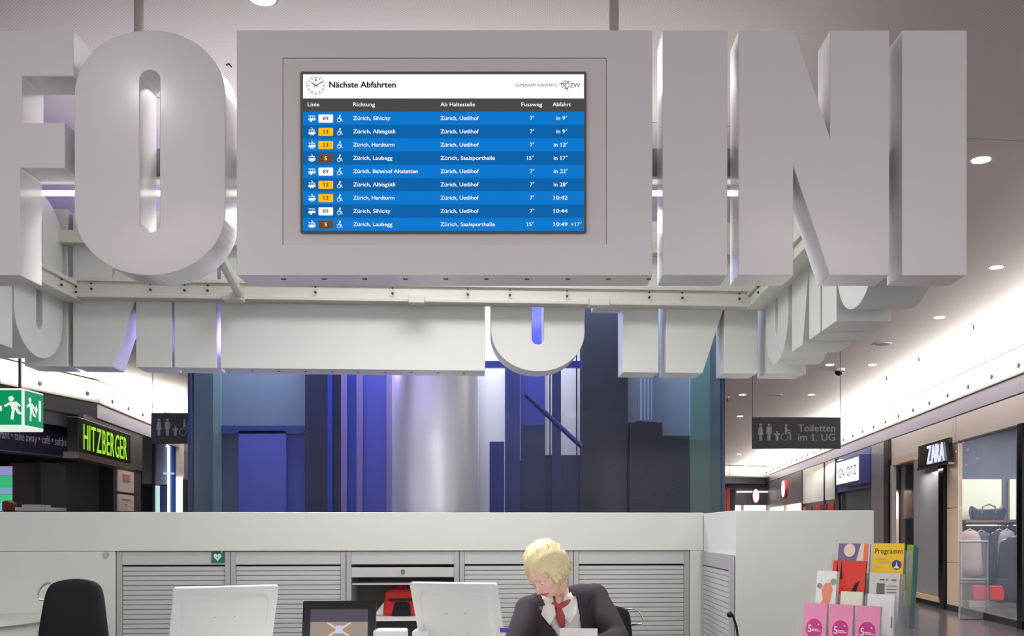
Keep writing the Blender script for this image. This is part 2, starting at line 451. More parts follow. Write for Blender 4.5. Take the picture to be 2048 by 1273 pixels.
# hanging poles
M_pole = mat('pole_paint', (178, 168, 162), rough=.4)
for px in (278, 1228):
    MB().tube([(X(px, 4.62), 4.62, 2.95), (X(px, 4.62), 4.62, CEIL)], .021, 12).build('hanging_pole', M_pole, fr, smooth=True)
for px in (250, 1250):
    MB().tube([(X(px, 6.6), 6.55, 3.2), (X(px, 6.6), 6.55, CEIL)], .02, 12).build('hanging_pole', M_pole, fr, smooth=True)
for px in (60, 300, 889, 1390, 1520, 1869):
    xx = Xf(px); MB().box(xx-.02, xx+.02, TH+4.3, 4.6, 2.93, 2.97).build('bracket', M_beam, fr)
MB().box(1.4, 1.7, TH+4.3, 4.6, 2.9, 2.97).build('bracket', M_beam, fr)
for px in (92, 245, 391, 708, 1249, 1424, 1568):
    x, y = rear(px); MB().box(-.02, .02, -.06, 0, 2.84, 2.9).build('bracket', M_beam, fr, loc=(x, y, 0), rotz=RA)
for yy in (4.93, 5.38, 5.72, 6.4): MB().box(1.42, 1.48, yy-.02, yy+.02, 2.84, 2.89).build('bracket', M_beam, fr)
for yy in (5.9, 6.25): MB().box(-3.03, -2.97, yy-.02, yy+.02, 2.84, 2.89).build('bracket', M_beam, fr)
ZTOP = LZ+LH
for px in (1390, 1869):
    xx = Xf(px); MB().box(xx-.02, xx+.02, 4.46, 4.53, ZTOP, ZTOP+.004).box(xx-.012, xx+.012, 4.51, 4.53, 2.9, ZTOP).build('hook_strap', M_screw, fr)
for px in (92, 1568):
    x, y = rear(px); MB().box(-.02, .02, -.03, .04, ZTOP, ZTOP+.004).box(-.012, .012, -.03, -.012, 2.9, ZTOP).build('hook_strap', M_screw, fr, loc=(x, y, 0), rotz=RA)
MB().box(1.45, 1.53, 5.36, 5.40, ZTOP, ZTOP+.004).box(1.45, 1.465, 5.37, 5.39, 2.9, ZTOP).build('hook_strap', M_screw, fr)
# short cable sticking up behind the O
MB().tube([(X(452, 4.6), 4.6, Z(130, 4.6)), (X(458, 4.6), 4.6, Z(128, 4.6)), (X(463, 4.6), 4.6, Z(134, 4.6))], .004, 6).build('cable_end', M_screw, fr)

# ---------------------------------------------------------------- departure screen
ds = thing('departure_screen', 'flat screen listing the next tram and bus departures in blue rows', 'screen', (0, 4.306, 0))
K = 4.294/FPX
def DX(p): return ((p[0]-VX)*K, CAMZ+(HY-p[1])*K)
Dk = glow('screen_grey', (72, 72, 72)); B1 = glow('screen_blue', (2, 120, 207)); B2 = glow('screen_deep_blue', (2, 98, 170))
Bk = glow('screen_black', (8, 8, 10)); Yl = glow('screen_yellow', (255, 193, 4)); Br = glow('screen_brown', (117, 68, 33))
Rd = glow('screen_red', (238, 20, 20)); Pk = glow('screen_pink', (250, 170, 170)); YT = glow('screen_lemon', (240, 240, 20)); Gr = glow('screen_light_grey', (150, 150, 150))
b = Flat(DX, t=.012); b.rect(601, 143, 1173, 467, r=4); b.build('screen_frame', mat('screen_bezel', (72, 72, 72), rough=.5, emit=1), ds)
YS = -.012
def fl(y=0, t=.0004): return Flat(DX, y=YS-y, t=t)
def dtext(name, body, x0, x1, base, cap, m, parent, bold=.02):
    bold = bold*.35
    p0 = DX((x0, base)); p1 = DX((x1, base)); return text(name, body, p0[0], p1[0], p0[1], cap*K, m, parent, y=YS-.0022, bold=bold)
tp = fl().rect(606, 149, 1168, 197).build('title_panel', W1, ds)
dtext('title_text', 'Nächste Abfahrten', 658.5, 792, 175.5, 12.2, Bk, tp, .07)
dtext('slogan_text', 'GEMEINSAM VORWÄRTS.', 1031, 1115, 173.8, 5.8, Bk, tp, .0)
dtext('company_text', 'ZVV', 1140, 1160.5, 175.2, 8.2, Bk, tp, .03)
lg = fl(.001); lg.arc(1130.5, 170, 7.3, 8.4, 20, 105, 8); lg.arc(1130.5, 170, 7.3, 8.4, 122, 165, 6) ; lg.arc(1130.5, 170, 7.3, 8.4, 170, 400, 20)
lg.line(1118.3, 167.4, 1131, 167.4, 1.3); lg.line(1138.8, 161.8, 1129, 170.8, 1.3); lg.line(1125.5, 168.6, 1136.4, 180.3, 1.4)
lg.build('company_logo', Bk, tp)
ck = fl(.0006); ck.arc(631.9, 171.4, 18.4, 18.9, n=40); ck.build('clock_rim', Gr, tp)
c2 = fl(.0006)
for i in range(12):
    a = math.radians(30*i); c2.line(631.9+17.2*math.sin(a), 171.4-17.2*math.cos(a), 631.9+13.2*math.sin(a), 171.4-13.2*math.cos(a), 1.2)
for i in range(60):
    if i % 5:
        a = math.radians(6*i); c2.line(631.9+17.2*math.sin(a), 171.4-17.2*math.cos(a), 631.9+16.1*math.sin(a), 171.4-16.1*math.cos(a), .5)
c2.line(635, 173.4, 623.1, 165.5, 1.7); c2.line(628.4, 173.2, 646.6, 163, 1.5); c2.build('clock_hands', Bk, tp)
c3 = fl(.0012); c3.line(631.9, 177, 631.9, 162, .7); c3.build('clock_second_hand', Pk, tp)
fl(.0014).disc(631.9, 160.6, 2).build('clock_dot', Rd, tp)
hd = fl().rect(606, 197.2, 1168, 223.4).build('heading_row', Dk, ds)
for bd, x0, x1 in (('Linie', 615.6, 639), ('Richtung', 706.5, 750), ('Ab Haltestelle', 881, 950), ('Fussweg', 1042.6, 1084.5), ('Abfahrt', 1105, 1142)):
    dtext('heading_text', bd, x0, x1, 213.2, 7.9, W1, hd, .025)
rows = [('89', 'Zürich, Sihlcity', 781, 'U', "7", 'in 9', ''), ('13', 'Zürich, Albisgütli', 790.5, 'U', "7", 'in 9', ''), ('13', 'Zürich, Hardturm', 789, 'U', "7", 'in 13', ''),
        ('5', 'Zürich, Laubegg', 785, 'S', "15", 'in 17', ''), ('89', 'Zürich, Bahnhof Altstetten', 836, 'U', "7", 'in 21', ''), ('13', 'Zürich, Albisgütli', 790.5, 'U', "7", 'in 28', ''),
        ('13', 'Zürich, Hardturm', 789, 'U', "7", '10:42', ''), ('89', 'Zürich, Sihlcity', 781, 'U', "7", '10:44', ''), ('5', 'Zürich, Laubegg', 785, 'S', "15", '10:49', '+17')]
for i, (ln, dst, dx1, st, wk, tm, late) in enumerate(rows):
    y0 = 223.6+26.53*i; y1 = min(462, y0+26.53); c = y0+13.4
    r = fl().rect(606, y0, 1168, y1).build('departure_row', B1 if i % 2 == 0 else B2, ds)
    bc, tc_ = {'89': (W1, Bk), '13': (Yl, Bk), '5': (Br, W1)}[ln]
    fl(.0008).rect(637, c-7.6, 666.2, c+8.6, r=1.8).build('line_badge', bc, r)
    n0 = {'89': (646, 657), '13': (646.5, 656.8), '5': (649.2, 654)}[ln]
    dtext('line_number', ln, n0[0], n0[1], c+4, 7.4, tc_, r, .03)
    v = fl(.001)
    if ln == '89':
        v.rect(617, c-5.2, 629.5, c-4.2); v.poly([(617, c+.2), (631, c+.2), (631, c+4), (617, c+4)]); v.disc(622, c+4.6, 2.4)
        v.line(621, c-5, 621, c+1, .8); v.line(625.3, c-5, 625.3, c+1, .8); v.line(629, c-5, 630.6, c+1, 1)
    else:
        v.rect(617, c-3.9, 629.5, c-3); v.poly([(617, c+1), (631, c+1), (630.6, c+5.2), (617.4, c+5.2)])
        for xx in (620, 624, 627.3): v.line(xx, c-3.4, xx, c+1.4, .9)
        v.line(629, c-3.4, 630.6, c+1, 1); v.line(622.6, c-8.4, 625.6, c-5.4, .9); v.line(625.6, c-5.4, 623, c-3.4, .9); v.disc(622, c+6.6, 1.1, n=8); v.disc(626, c+6.6, 1.1, n=8)
    v.build('vehicle_icon', W1, r)
    wv = fl(.001); wv.disc(680.3, c-5.6, 1.6, n=12); wv.line(680, c-4, 677.6, c+.6, 2); wv.line(677.6, c+.4, 682, c+.4, 1.2); wv.line(682, c, 684.6, c+6.4, 1.3); wv.arc(677.8, c+3.4, 3, 3.9, 0, 360, 16)
    wv.build('wheelchair_icon', W1, r)
    bl = c+3.6
    dtext('destination_text', dst, 706.5, dx1, bl, 7.7, W1, r, .022)
    dtext('stop_text', 'Zürich, Uetlihof' if st == 'U' else 'Zürich, Saalsporthalle', 881, 957.5 if st == 'U' else 990, bl, 7.7, W1, r, .022)
    def prime(x, m=W1): fl(.002).line(x, bl-5.2, x+2, bl-8.4, 1.1).build('minute_mark', m, r)
    if wk == '7': dtext('walk_text', '7', 1060, 1065, bl, 7.7, W1, r, .022)
    else: dtext('walk_text', '15', 1053.2, 1063, bl, 7.7, W1, r, .022)
    prime(1066 if wk == '7' else 1065)
    if tm.startswith('in 9'): dtext('time_text', tm, 1113, 1130, bl, 7.7, W1, r, .022); prime(1131.8)
    elif tm.startswith('in'): dtext('time_text', tm, 1107.5, 1131, bl, 7.7, W1, r, .022); prime(1132.6)
    else: dtext('time_text', tm, 1106.5, 1135, bl, 7.7, W1, r, .022)
    if late: dtext('delay_text', late, 1141.5, 1159.5, bl, 7.4, YT, r, .022); prime(1161, YT)

# ---------------------------------------------------------------- glass lift shaft
D = 9.0
sh = thing('glass_lift_shaft', 'tall glazed lift shaft in blue and teal glass behind the kiosk', 'lift shaft', (0, D, 0))
x0, x1 = X(379, D), X(1448, D)
def tinted(name, c, a): return mat(name, c, rough=.07, alpha=a, spec=.35)
gm = tinted('blue_tinted_glass', (40, 50, 74), .16); gt = tinted('teal_tinted_glass', (66, 96, 94), .3)
cuts = [379, 442, 615, 785, 955, 1163, 1255, 1380, 1448]
for i, (a, b_) in enumerate(zip(cuts, cuts[1:])):
    MB().box(X(a, D)+.006, X(b_, D)-.006, 0, .02, .1, CEIL-.1).build('glass_panel', gt if i in (0, 7) else gm, sh)
M_fr = mat('dark_blue_frame', (42, 52, 92), rough=.3)
for px in (379, 1447):
    MB().box(X(px, D)-.012, X(px, D)+.012, -.01, .05, 0, CEIL).build('corner_post', M_fr, sh)
MB().box(x0, x1, -.03, .06, CEIL-.1, CEIL-.02).build('head_rail', M_fr, sh)
MB().box(x0, x1, 0, .04, 0, .1).build('sill_rail', M_fr, sh)
for s_ in (x0, x1-.03): MB().box(s_, s_+.03, .03, 1.9, .1, CEIL-.1).build('side_glass', M_navy, sh)
# tone panels behind the panes, painted shadow and reflections among them: (px0, px1, y top, y bottom, colour, depth behind glass)
bands = [(379, 442, 300, 1100, (122, 152, 160), .55), (442, 612, 300, 862, (104, 122, 146), .55), (442, 614, 852, 868, (40, 62, 128), .5), (442, 477, 862, 1100, (104, 128, 150), .62),  # the thin navy strip is a dark shadow band painted in
         (477, 572, 862, 1100, (80, 90, 180), .5), (572, 612, 862, 1100, (64, 78, 170), .56), (610, 655, 300, 1100, (20, 27, 62), .45), (655, 664, 300, 1100, (20, 56, 170), .4),
         (664, 682, 300, 1100, (22, 30, 68), .45), (682, 693, 300, 1100, (126, 114, 180), .38), (693, 713, 300, 1100, (40, 72, 175), .45), (713, 724, 300, 1100, (126, 114, 180), .38),
         (724, 773, 300, 1100, (80, 86, 185), .45), (773, 785, 300, 1100, (140, 126, 180), .38), (785, 955, 300, 1100, (90, 90, 110), .5),
         (955, 1010, 300, 1100, (242, 240, 250), .6), (1010, 1040, 300, 1100, (32, 42, 104), .5), (1040, 1090, 300, 850, (56, 62, 150), .55), (1040, 1090, 850, 1100, (28, 38, 80), .55),  # near-white panel: lit look and lamp reflections put into the colour
         (1088, 1106, 300, 912, (238, 236, 248), .6), (1104, 1122, 300, 1100, (26, 36, 84), .5), (1122, 1162, 300, 911, (222, 220, 238), .6),  # both near-white panels also carry light in their colour
         (1086, 1106, 911, 1100, (30, 40, 92), .6), (1122, 1164, 911, 1100, (30, 42, 88), .6),
         (1160, 1256, 300, 1100, (22, 27, 42), .5), (1255, 1276, 300, 846, (122, 124, 148), .55), (1276, 1305, 300, 846, (84, 102, 136), .5),
         (1305, 1382, 300, 872, (112, 130, 158), .58), (1255, 1325, 846, 1100, (26, 34, 44), .52), (1325, 1382, 872, 1100, (38, 50, 54), .56),
         (1380, 1448, 300, 880, (100, 138, 146), .55), (1380, 1448, 880, 1100, (88, 120, 106), .55)]
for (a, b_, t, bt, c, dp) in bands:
    DD = D+dp; m = mat('lift_tone_%d_%d_%d' % c, c, rough=.35)
    MB().box(X(a, DD), X(b_, DD), dp, dp+.04, max(.1, Z(bt, DD)), min(3.88, Z(t, DD))).build('lining_tone_panel', m, sh)
for px in (1282, 1289, 1296, 1303): MB().box(X(px, 9.4)-.006, X(px, 9.4)+.006, .38, .40, 2.33, CEIL-.12).build('guide_rail', mat('rail_light', (150, 160, 185), rough=.4), sh)
MB().box(X(1041, 9.3)-.005, X(1041, 9.3)+.005, .28, .30, Z(922, 9.3), CEIL-.12).build('guide_rail', mat('rail_light', (150, 160, 185)), sh)
for px in (1100, 1153): MB().box(X(px, 9.3)-.006, X(px, 9.3)+.006, .28, .30, Z(911, 9.3), CEIL-.12).build('guide_rail', M_fr, sh)
MB().box(X(957, 9.3), X(1166, 9.3), .25, .31, Z(737, 9.3), Z(724, 9.3)).build('cross_rail', mat('royal_blue_rail', (58, 62, 160), rough=.4), sh)
mb = MB(); mb.tube([(X(1050, 9.3), .33, Z(788, 9.3)), (X(1163, 9.3), .33, Z(893, 9.3))], .022, 8); mb.build('handrail', mat('navy_rail', (40, 46, 120), rough=.4), sh)
# lift cabin mass, blurred dark in the photo
MB().prism([(X(1262, 9.3), Z(1100, 9.3)), (X(1262, 9.3), Z(848, 9.3)), (X(1276, 9.3), Z(842, 9.3)), (X(1320, 9.3), Z(846, 9.3)), (X(1326, 9.3), Z(874, 9.3)), (X(1375, 9.3), Z(880, 9.3)), (X(1375, 9.3), Z(1100, 9.3))], .3, .36).build('lift_cabin', mat('cabin_dark', (26, 33, 46), rough=.5), sh)
MB().box(X(979, 9.3), X(1008, 9.3), .3, .34, Z(1100, 9.3), Z(884, 9.3)).build('cabin_rail', mat('cabin_blue', (44, 56, 140), rough=.5), sh)
# pale lamp added at the shaft head, violet light bar behind the blank box
area('shaft_lighting', ((x0+x1)/2, D+.28, CEIL-.04), (0, 0, 0), 4.3, .3, 320, (.90, .96, 1))
area('shaft_lighting', (-1.55, D-.12, 2.97), (-PI/2, 0, 0), 1.9, .2, 110, (.46, .38, 1))
# polished steel column in front of the shaft
mc = mat('polished_column', (200, 198, 202), rough=.33, metal=.45, noise=.02, nscale=2)
cb = thing('steel_column', 'round polished silver column between the blue and dark glass panes', 'column', (X(870, 8.6), 8.6, 0))
MB().tube([(0, 0, .06), (0, 0, CEIL)], .348, 48, caps=False).build('column_shaft', mc, cb, smooth=True)
MB().tube([(0, 0, 0), (0, 0, .07)], .36, 32).build('column_foot', M_alu, cb)

# ---------------------------------------------------------------- kiosk back wall and cabinets
WA = math.atan(.066)
def wpx(px):
    k = (px-VX)/FPX; Yp = (7.0+.066*3.7)/(1-.066*k); Xp = k*Yp
    return (Xp+3.7)/math.cos(WA)
ZT, ZS = 1.468, 1.205
def Zw(py): return CAMZ+(HY-py)*7.17/FPX
kw = thing('kiosk_back_wall', 'long low white back wall of the information kiosk over the shutter cabinets', 'counter wall', (-3.7, 7.0, 0), WA)
sL, sR, sE = wpx(230), wpx(1380), 4.848
MB().box(-.6, sE, 0, .55, ZS, ZT).build('upper_panel', M_counter, kw, bevel=.003)
MB().box(-.6, sL, 0, .55, 0, ZS-.002).build('side_panel', M_counter, kw, bevel=.003)
MB().box(sR, sE, 0, .55, 0, ZS-.002).build('side_panel', M_counter, kw, bevel=.003)
MB().tube([(wpx(213), 0, Zw(1109)), (wpx(213), -.012, Zw(1109))], .019, 16).build('grey_button', M_alu, kw)
# cabinets
def cab(pa, pb, label, open_=False, aed=False):
    a, b_ = wpx(pa), wpx(pb); c = thing('shutter_cabinet', label, 'cabinet', (-3.7+a*math.cos(WA), 7.0+a*math.sin(WA), 0), WA, group='roller shutter cabinets of the kiosk back wall')
    W = b_-a; f = .034
    MB().box(0, f, .012, .5, 0, ZS-.004).build('side_frame', M_alu, c, bevel=.002)
    MB().box(W-f, W, .012, .5, 0, ZS-.004).build('side_frame', M_alu, c, bevel=.002)
    MB().box(f, W-f, .02, .06, Zw(1130), ZS-.004).build('header_panel', M_slat, c, bevel=.002)
    MB().box(f, W-f, .47, .5, 0, ZS-.01).build('back_board', mat('cabinet_inside', (120, 116, 108), rough=.7), c)
    MB().box(f, W-f, .06, .47, .0, .03).build('bottom_board', M_alu, c)
    pitch = .0325; zt = Zw(1132.5)
    if open_:
        MB().box(f, W-f, .02, .05, Zw(1156), Zw(1136)).build('shutter_bar', M_slat, c, bevel=.003)
        k = MB().tube([(0, 0, 0), (0, -.012, 0)], .015, 14).build('lock', M_chrome, c); k.location = (W/2, .02, Zw(1144))
        MB().box(f, W-f, .08, .46, Zw(1172), Zw(1168)).build('shelf', M_plastic, c)
        MB().box(f, W-f, .05, .47, .72, .745).build('shelf', M_plastic, c)
    else:
        n = 34; p = None
        for i in range(n):
            if p is None: p = MB().prism([(f+.001, 0), (W-f-.001, 0), (W-f-.001, pitch-.0035), (f+.001, pitch-.0035)], .03, .042).build('slat', M_slat, c, bevel=.002); o = p
            else: o = link(p, c)
            o.location = (0, 0, zt-pitch*(i+1))
        MB().box(f, W-f, .044, .05, .03, zt).build('shutter_backing', M_screw, c)
    return c
c1 = cab(232, 459, 'closed grey shutter cabinet below the green heart sign, leftmost')
c2 = cab(460, 691, 'closed grey shutter cabinet behind the left white monitor')
c3 = cab(692, 918, 'open shutter cabinet with a red and black backpack inside', open_=True)
c4 = cab(919, 1147, 'closed grey shutter cabinet just left of the blonde person')
c5 = cab(1148, 1379, 'closed grey shutter cabinet right of the person, behind second chair')
# AED sign
a = wpx(422); ae = thing('defibrillator_sign', 'small green sign with a white heart on the leftmost cabinet header', 'sign', (-3.7+a*math.cos(WA), 7.0+a*math.sin(WA), Zw(1126)), WA)
GG = mat('sign_green', (20, 120, 96), rough=.5)
MB().box(0, .086, .012, .0195, 0, .084).build('sign_plate', GG, ae)
hf = Flat(y=.0118, t=.0008); hf.poly([(.04, .012), (.066, .042), (.062, .058), (.05, .062), (.04, .052), (.03, .062), (.018, .058), (.014, .042)]); hf.line(.068, .066, .068, .08, .004); hf.line(.061, .073, .075, .073, .004)
hf.build('heart_symbol', M_paper, ae)
Flat(y=.0108, t=.0005).poly([(.043, .052), (.034, .036), (.04, .036), (.037, .024), (.047, .041), (.041, .041)]).build('flash_symbol', GG, ae)
# return wall and white corner block on the right
bl = thing('corner_block', 'white solid corner block of the kiosk behind the brochure stand', 'counter block', (1.14, 6.13, 0))
MB().box(0, .81, 0, 1.3, 0, 1.462).build('block_body', M_counter, bl, bevel=.004)
rc = thing('return_shutter_cabinet', 'narrow shutter cabinet in the side return left of the white corner block', 'cabinet', (1.135, 7.28, 0), -PI/2)
MB().box(0, .06, -.02, .0, 0, ZS-.003).build('side_frame', M_alu, rc); MB().box(1.07, 1.15, -.02, 0, 0, ZS-.003).build('side_frame', M_alu, rc)
MB().box(.06, 1.07, -.018, 0, 1.11, ZS-.003).build('header_panel', M_alu, rc)
p = None
for i in range(33):
    if p is None: p = MB().box(.062, 1.068, -.012, -.004, 0, .029).build('slat', M_slat, rc); o = p
    else: o = link(p, rc)
    o.location = (0, 0, 1.105-.0325*(i+1))
MB().box(.06, 1.07, -.003, .0, 0, 1.11).build('shutter_backing', M_screw, rc)
# low side counter on the left
lc = thing('side_counter', 'low white curved counter at the lower left edge of the photo', 'counter', (0, 0, 0))
P = [(-4.3, 5.6), (-3.9, 5.85), (-3.5, 6.13), (-3.27, 6.36), (-3.2, 6.6), (-3.2, 6.85), (-3.24, 7.02), (-4.3, 6.96)]
MB().zprism(P, .760, .785).build('counter_top', M_counter, lc)
MB().zprism([(x-.03, y+.02) for x, y in P[:-2]]+[(-3.3, 7.0), (-4.3, 6.94)], .0, .758).build('counter_body', M_counter, lc)

# ---------------------------------------------------------------- front desk
dk = thing('front_desk', 'white front desk of the kiosk carrying the monitors, just under the photo', 'desk', (0, 0, 0))
MB().box(-2.4, 1.62, 4.1, 4.95, .71, .74).build('desk_top', M_counter, dk, bevel=.004)
MB().box(-2.4, 1.62, 4.1, 4.14, 0, .709).build('front_panel', M_counter, dk)
for xx in (-2.4, -.4, 1.58): MB().box(xx, xx+.04, 4.14, 4.95, 0, .709).build('side_panel', M_counter, dk)

# white monitors seen from behind
def rrect(w_, h, r, cx=0, cz=0, n=6):
    P = []
    for sx, sz, a0 in ((1, 1, 0), (-1, 1, 90), (-1, -1, 180), (1, -1, 270)):
        for k in range(n+1):
            a = math.radians(a0+90*k/n); P.append((cx+sx*(w_/2-r)+r*math.cos(a), cz+sz*(h/2-r)+r*math.sin(a)))
    return P
def monitor(label, cx, cy, cz, pitch, yaw, roll, W=.39, H=.36):
    t = thing('monitor', label, 'monitor', (cx, cy, .74))
    hub = Vector((0, 0, cz-.74))
    R = Matrix.Translation(hub) @ Matrix.Rotation(yaw, 4, 'Z') @ Matrix.Rotation(pitch, 4, 'X') @ Matrix.Rotation(roll, 4, 'Y')
    b = MB(); n = 28
    loops = [(rrect(W, H, .012), .012), (rrect(W, H, .012), 0), (rrect(W-.008, H-.008, .012), -.003), (rrect(W-.07, H-.07, .03, 0, 0), -.004),
             (rrect(W-.09, H-.09, .03), -.016), (rrect(W-.11, H-.11, .03), -.018)]
    rings = [[b.bm.verts.new((p[0], y, p[1])) for p in L] for L, y in loops]
    for A, B in zip(rings, rings[1:]):
        m_ = len(A)
        for i in range(m_): b.bm.faces.new((A[i], A[(i+1) % m_], B[(i+1) % m_], B[i]))
    b.bm.faces.new(rings[0][::-1]); b.bm.faces.new(rings[-1])
    h = b.build('housing', M_plastic, t); h.matrix_local = R
    for pl in h.data.polygons: pl.use_smooth = False
    g = MB().box(-W/2+.012, W/2-.012, .0121, .014, -H/2+.012, H/2-.012).build('display_glass', M_blackgloss, t); g.matrix_local = R
    s0 = None
    for sx in (-.04, .04):
        for sz in (-.055, .045):
            if s0 is None: s0 = MB().tube([(0, 0, 0), (0, -.0015, 0)], .0028, 8).build('screw', M_alu, t); o = s0
            else: o = link(s0, t)
            o.matrix_local = R @ Matrix.Translation((sx, -.018, sz))
    MB().tube([(0, .09, .0), (0, .09, .06), (0, .03, cz-.74-.05)], [.02, .02, .016], 10).build('stand_neck', M_plastic, t)
    MB().zprism([(.11*math.cos(2*PI*i/20), .09+.08*math.sin(2*PI*i/20)) for i in range(20)], 0, .012).build('stand_foot', M_plastic, t)
    return t
monitor('white monitor seen from behind, the left one beside the black chair', X(447, 4.45), 4.45, .95, math.radians(27), math.radians(28), 0, W=.43)
monitor('white monitor seen from behind, the right one beside the blonde person', X(917, 4.45), 4.45, .965, math.radians(27), math.radians(-13), 0, W=.38)

# black tablet display facing the viewer
tbt = thing('black_display', 'black framed display showing a cross shaped picture, between the white monitors', 'screen', (X(678, 4.5), 4.5, .74), math.radians(3))
R = Matrix.Translation((0, 0, .18)) @ Matrix.Rotation(math.radians(-10), 4, 'X')
o = MB().prism(rrect(.312, .25, .008), 0, .015).build('bezel', M_blackgloss, tbt); o.matrix_local = R
o = MB().box(-.122, .122, -.001, 0, -.095, .088).build('picture', glow('tablet_picture', (84, 80, 92)), tbt); o.matrix_local = R
o = MB().box(-.122, .122, -.0016, -.0011, -.052, .034).build('reflection_band', glow('tablet_beige', (158, 144, 132)), tbt); o.matrix_local = R  # beige part of the screen's reflection, put in as a glowing band
pf = Flat(y=-.0022, t=.0005)
for sx in (-1, 1):
    for sz in (-1, 1): pf.line(sx*.012, sz*.006, sx*.042, sz*.026, .008); pf.line(sx*.04, sz*.024, sx*.05, sz*.03, .005)
o = pf.build('cross_motif', glow('tablet_peach', (236, 196, 176)), tbt); o.matrix_local = R
o = Flat(y=-.0028, t=.0005).rect(-.014, -.016, .016, .018).build('cross_centre', glow('tablet_pale_blue', (190, 204, 226)), tbt); o.matrix_local = R
o = Flat(y=-.0022, t=.0005).rect(-.122, -.062, -.02, -.056).rect(-.122, -.07, -.05, -.066).rect(.03, -.068, .06, -.064).disc(.105, -.064, .008).build('caption_bars', W1, tbt); o.matrix_local = R
MB().prism([(-.05, 0), (.05, 0), (.03, .12), (-.03, .12)], .03, .04).build('easel', M_blackmatt, tbt)

# white desk device and papers
dv = thing('desk_device', 'small white two-lobed device on the desk right of the black display', 'device', (X(800, 4.45), 4.45, .74))
MB().box(-.115, .02, 0, .12, 0, Z(1262, 4.45)-.74).build('device_body', M_plastic, dv, bevel=.008)
MB().box(.05, .12, 0, .12, 0, Z(1263, 4.45)-.74).build('device_body', M_plastic, dv, bevel=.008)
MB().box(-.115, .12, .01, .12, 0, .1).build('device_base', M_plastic, dv, bevel=.004)
dh = thing('document_holder', 'white card standing on the desk in front of the blonde person', 'card', (X(1157.5, 4.3), 4.3, .74), 0)
MB().box(-.077, .077, 0, .003, 0, Z(1258, 4.3)-.74).build('card', M_paper, dh)
MB().box(-.064, .064, -.02, .03, 0, .012).build('card_foot', M_glass, dh)
vt = thing('violet_tag', 'tiny violet tag standing beside the right white monitor', 'tag', (X(1009, 4.4), 4.4, .74))
MB().box(-.019, .019, 0, .003, Z(1266, 4.4)-.74, Z(1257, 4.4)-.74).build('tag_face', mat('violet_print', (88, 70, 180), rough=.6), vt)
MB().box(-.002, .002, .003, .006, 0, Z(1260, 4.4)-.74).build('tag_stem', M_plastic, vt)
# backpack and white bag in open cabinet
s_ = (wpx(800)); bp = thing('backpack', 'red and black backpack standing in the open cabinet', 'backpack', (-3.7+s_*math.cos(WA)-.02, 7.0+s_*math.sin(WA)+.22, .745), WA)
M_red = mat('red_nylon', (206, 34, 30), rough=.6, noise=.15, nscale=30)
MB().prism([(-.125, 0), (.12, 0), (.125, .1), (.105, .17), (.08, .19), (-.08, .19), (-.11, .16)], -.06, .08).build('bag_body', M_red, bp, bevel=.02)
MB().prism([(-.045, .18), (.045, .18), (.04, .225), (-.03, .225)], -.03, .05).build('top_handle', mat('dark_red_nylon', (140, 20, 30), rough=.6), bp, bevel=.01)
MB().prism([(-.065, 0), (.07, 0), (.065, .085), (.04, .1), (-.04, .1)], -.085, -.055).build('front_pocket', M_black, bp, bevel=.01)
MB().box(-.085, .085, -.07, -.055, .108, .125).build('strap', M_blackmatt, bp)
s_ = wpx(770); wb = tag(MB().prism([(-.09, 0), (.05, 0), (.06, .16), (.0, .12), (-.06, .05)], -.05, .05).build('white_bag', M_paper, None, loc=(-3.7+s_*math.cos(WA)-.02, 7.0+s_*math.sin(WA)+.26, .745), rotz=WA, bevel=.015), 'slanting white bag leaning left of the red backpack', 'bag')

# ---------------------------------------------------------------- chairs
def chair(label, x, y, zt, wtop, wbot, face, loop_side):
    t = thing('office_chair', label, 'chair', (x, y, 0), face)
    H = zt-.5; b = MB(); n = 9; loops = []
    for k in range(n+1):
        f = k/n; z = .5+H*f; w_ = (wbot+(wtop-wbot)*f)/2
        if f > .85: w_ *= math.sqrt(max(0, 1-((f-.85)/.15)**2*.35))
        bow = .05*math.sin(f*PI)
        loops.append([b.bm.verts.new((w_*cx_, -cy_*.028-bow*.4+.02*abs(cx_)**2*-1, z+(0 if k < n else -.018*abs(cx_)**2))) for cx_, cy_ in
                      ((-1, 0), (-.92, 1), (-.5, 1.3), (0, 1.4), (.5, 1.3), (.92, 1), (1, 0), (.92, -1), (.5, -1.1), (0, -1.1), (-.5, -1.1), (-.92, -1))])
    for A, B in zip(loops, loops[1:]):
        for i in range(12): b.bm.faces.new((A[i], A[(i+1) % 12], B[(i+1) % 12], B[i]))
    b.bm.faces.new(loops[0]); b.bm.faces.new(loops[-1][::-1])
    o = b.build('backrest', M_black, t, smooth=True); sd = o.modifiers.new('sub', 'SUBSURF'); sd.levels = sd.render_levels = 2
    MB().prism(rrect(.48, .08, .035, 0, .46), -.45, .03).build('seat', M_black, t, smooth=False, bevel=.01)
    MB().tube([(0, -.2, .42), (0, -.2, .1)], .03, 10).build('gas_column', M_blackmatt, t)
    lg_ = None
    for k in range(5):
        if lg_ is None: lg_ = MB().tube([(0, 0, .1), (.28, 0, .06), (.28, 0, .0)], [.025, .02, .025], 8).build('leg', M_alu, t); o = lg_
        else: o = link(lg_, t)
        o.location = (0, -.2, 0); o.rotation_euler = (0, 0, 2*PI*k/5)
    s_ = loop_side
    MB().tube([(s_*wtop*.42, .03, zt-.045), (s_*(wtop*.5+.025), .03, zt-.036), (s_*(wtop*.5+.05), .03, zt-.05), (s_*(wtop*.5+.068), .03, zt-.075), (s_*(wtop*.5+.074), .03, zt-.1), (s_*(wtop*.5+.066), .03, zt-.12), (s_*wtop*.5, .03, zt-.125)], .0045, 8).build('coat_loop', M_chrome, t, smooth=True)
    return t
chair('black high-backed office chair at lower left with a chrome coat loop', X(154, 5.2), 5.2, Z(1153, 5.2), .27, .45, 0, -1)
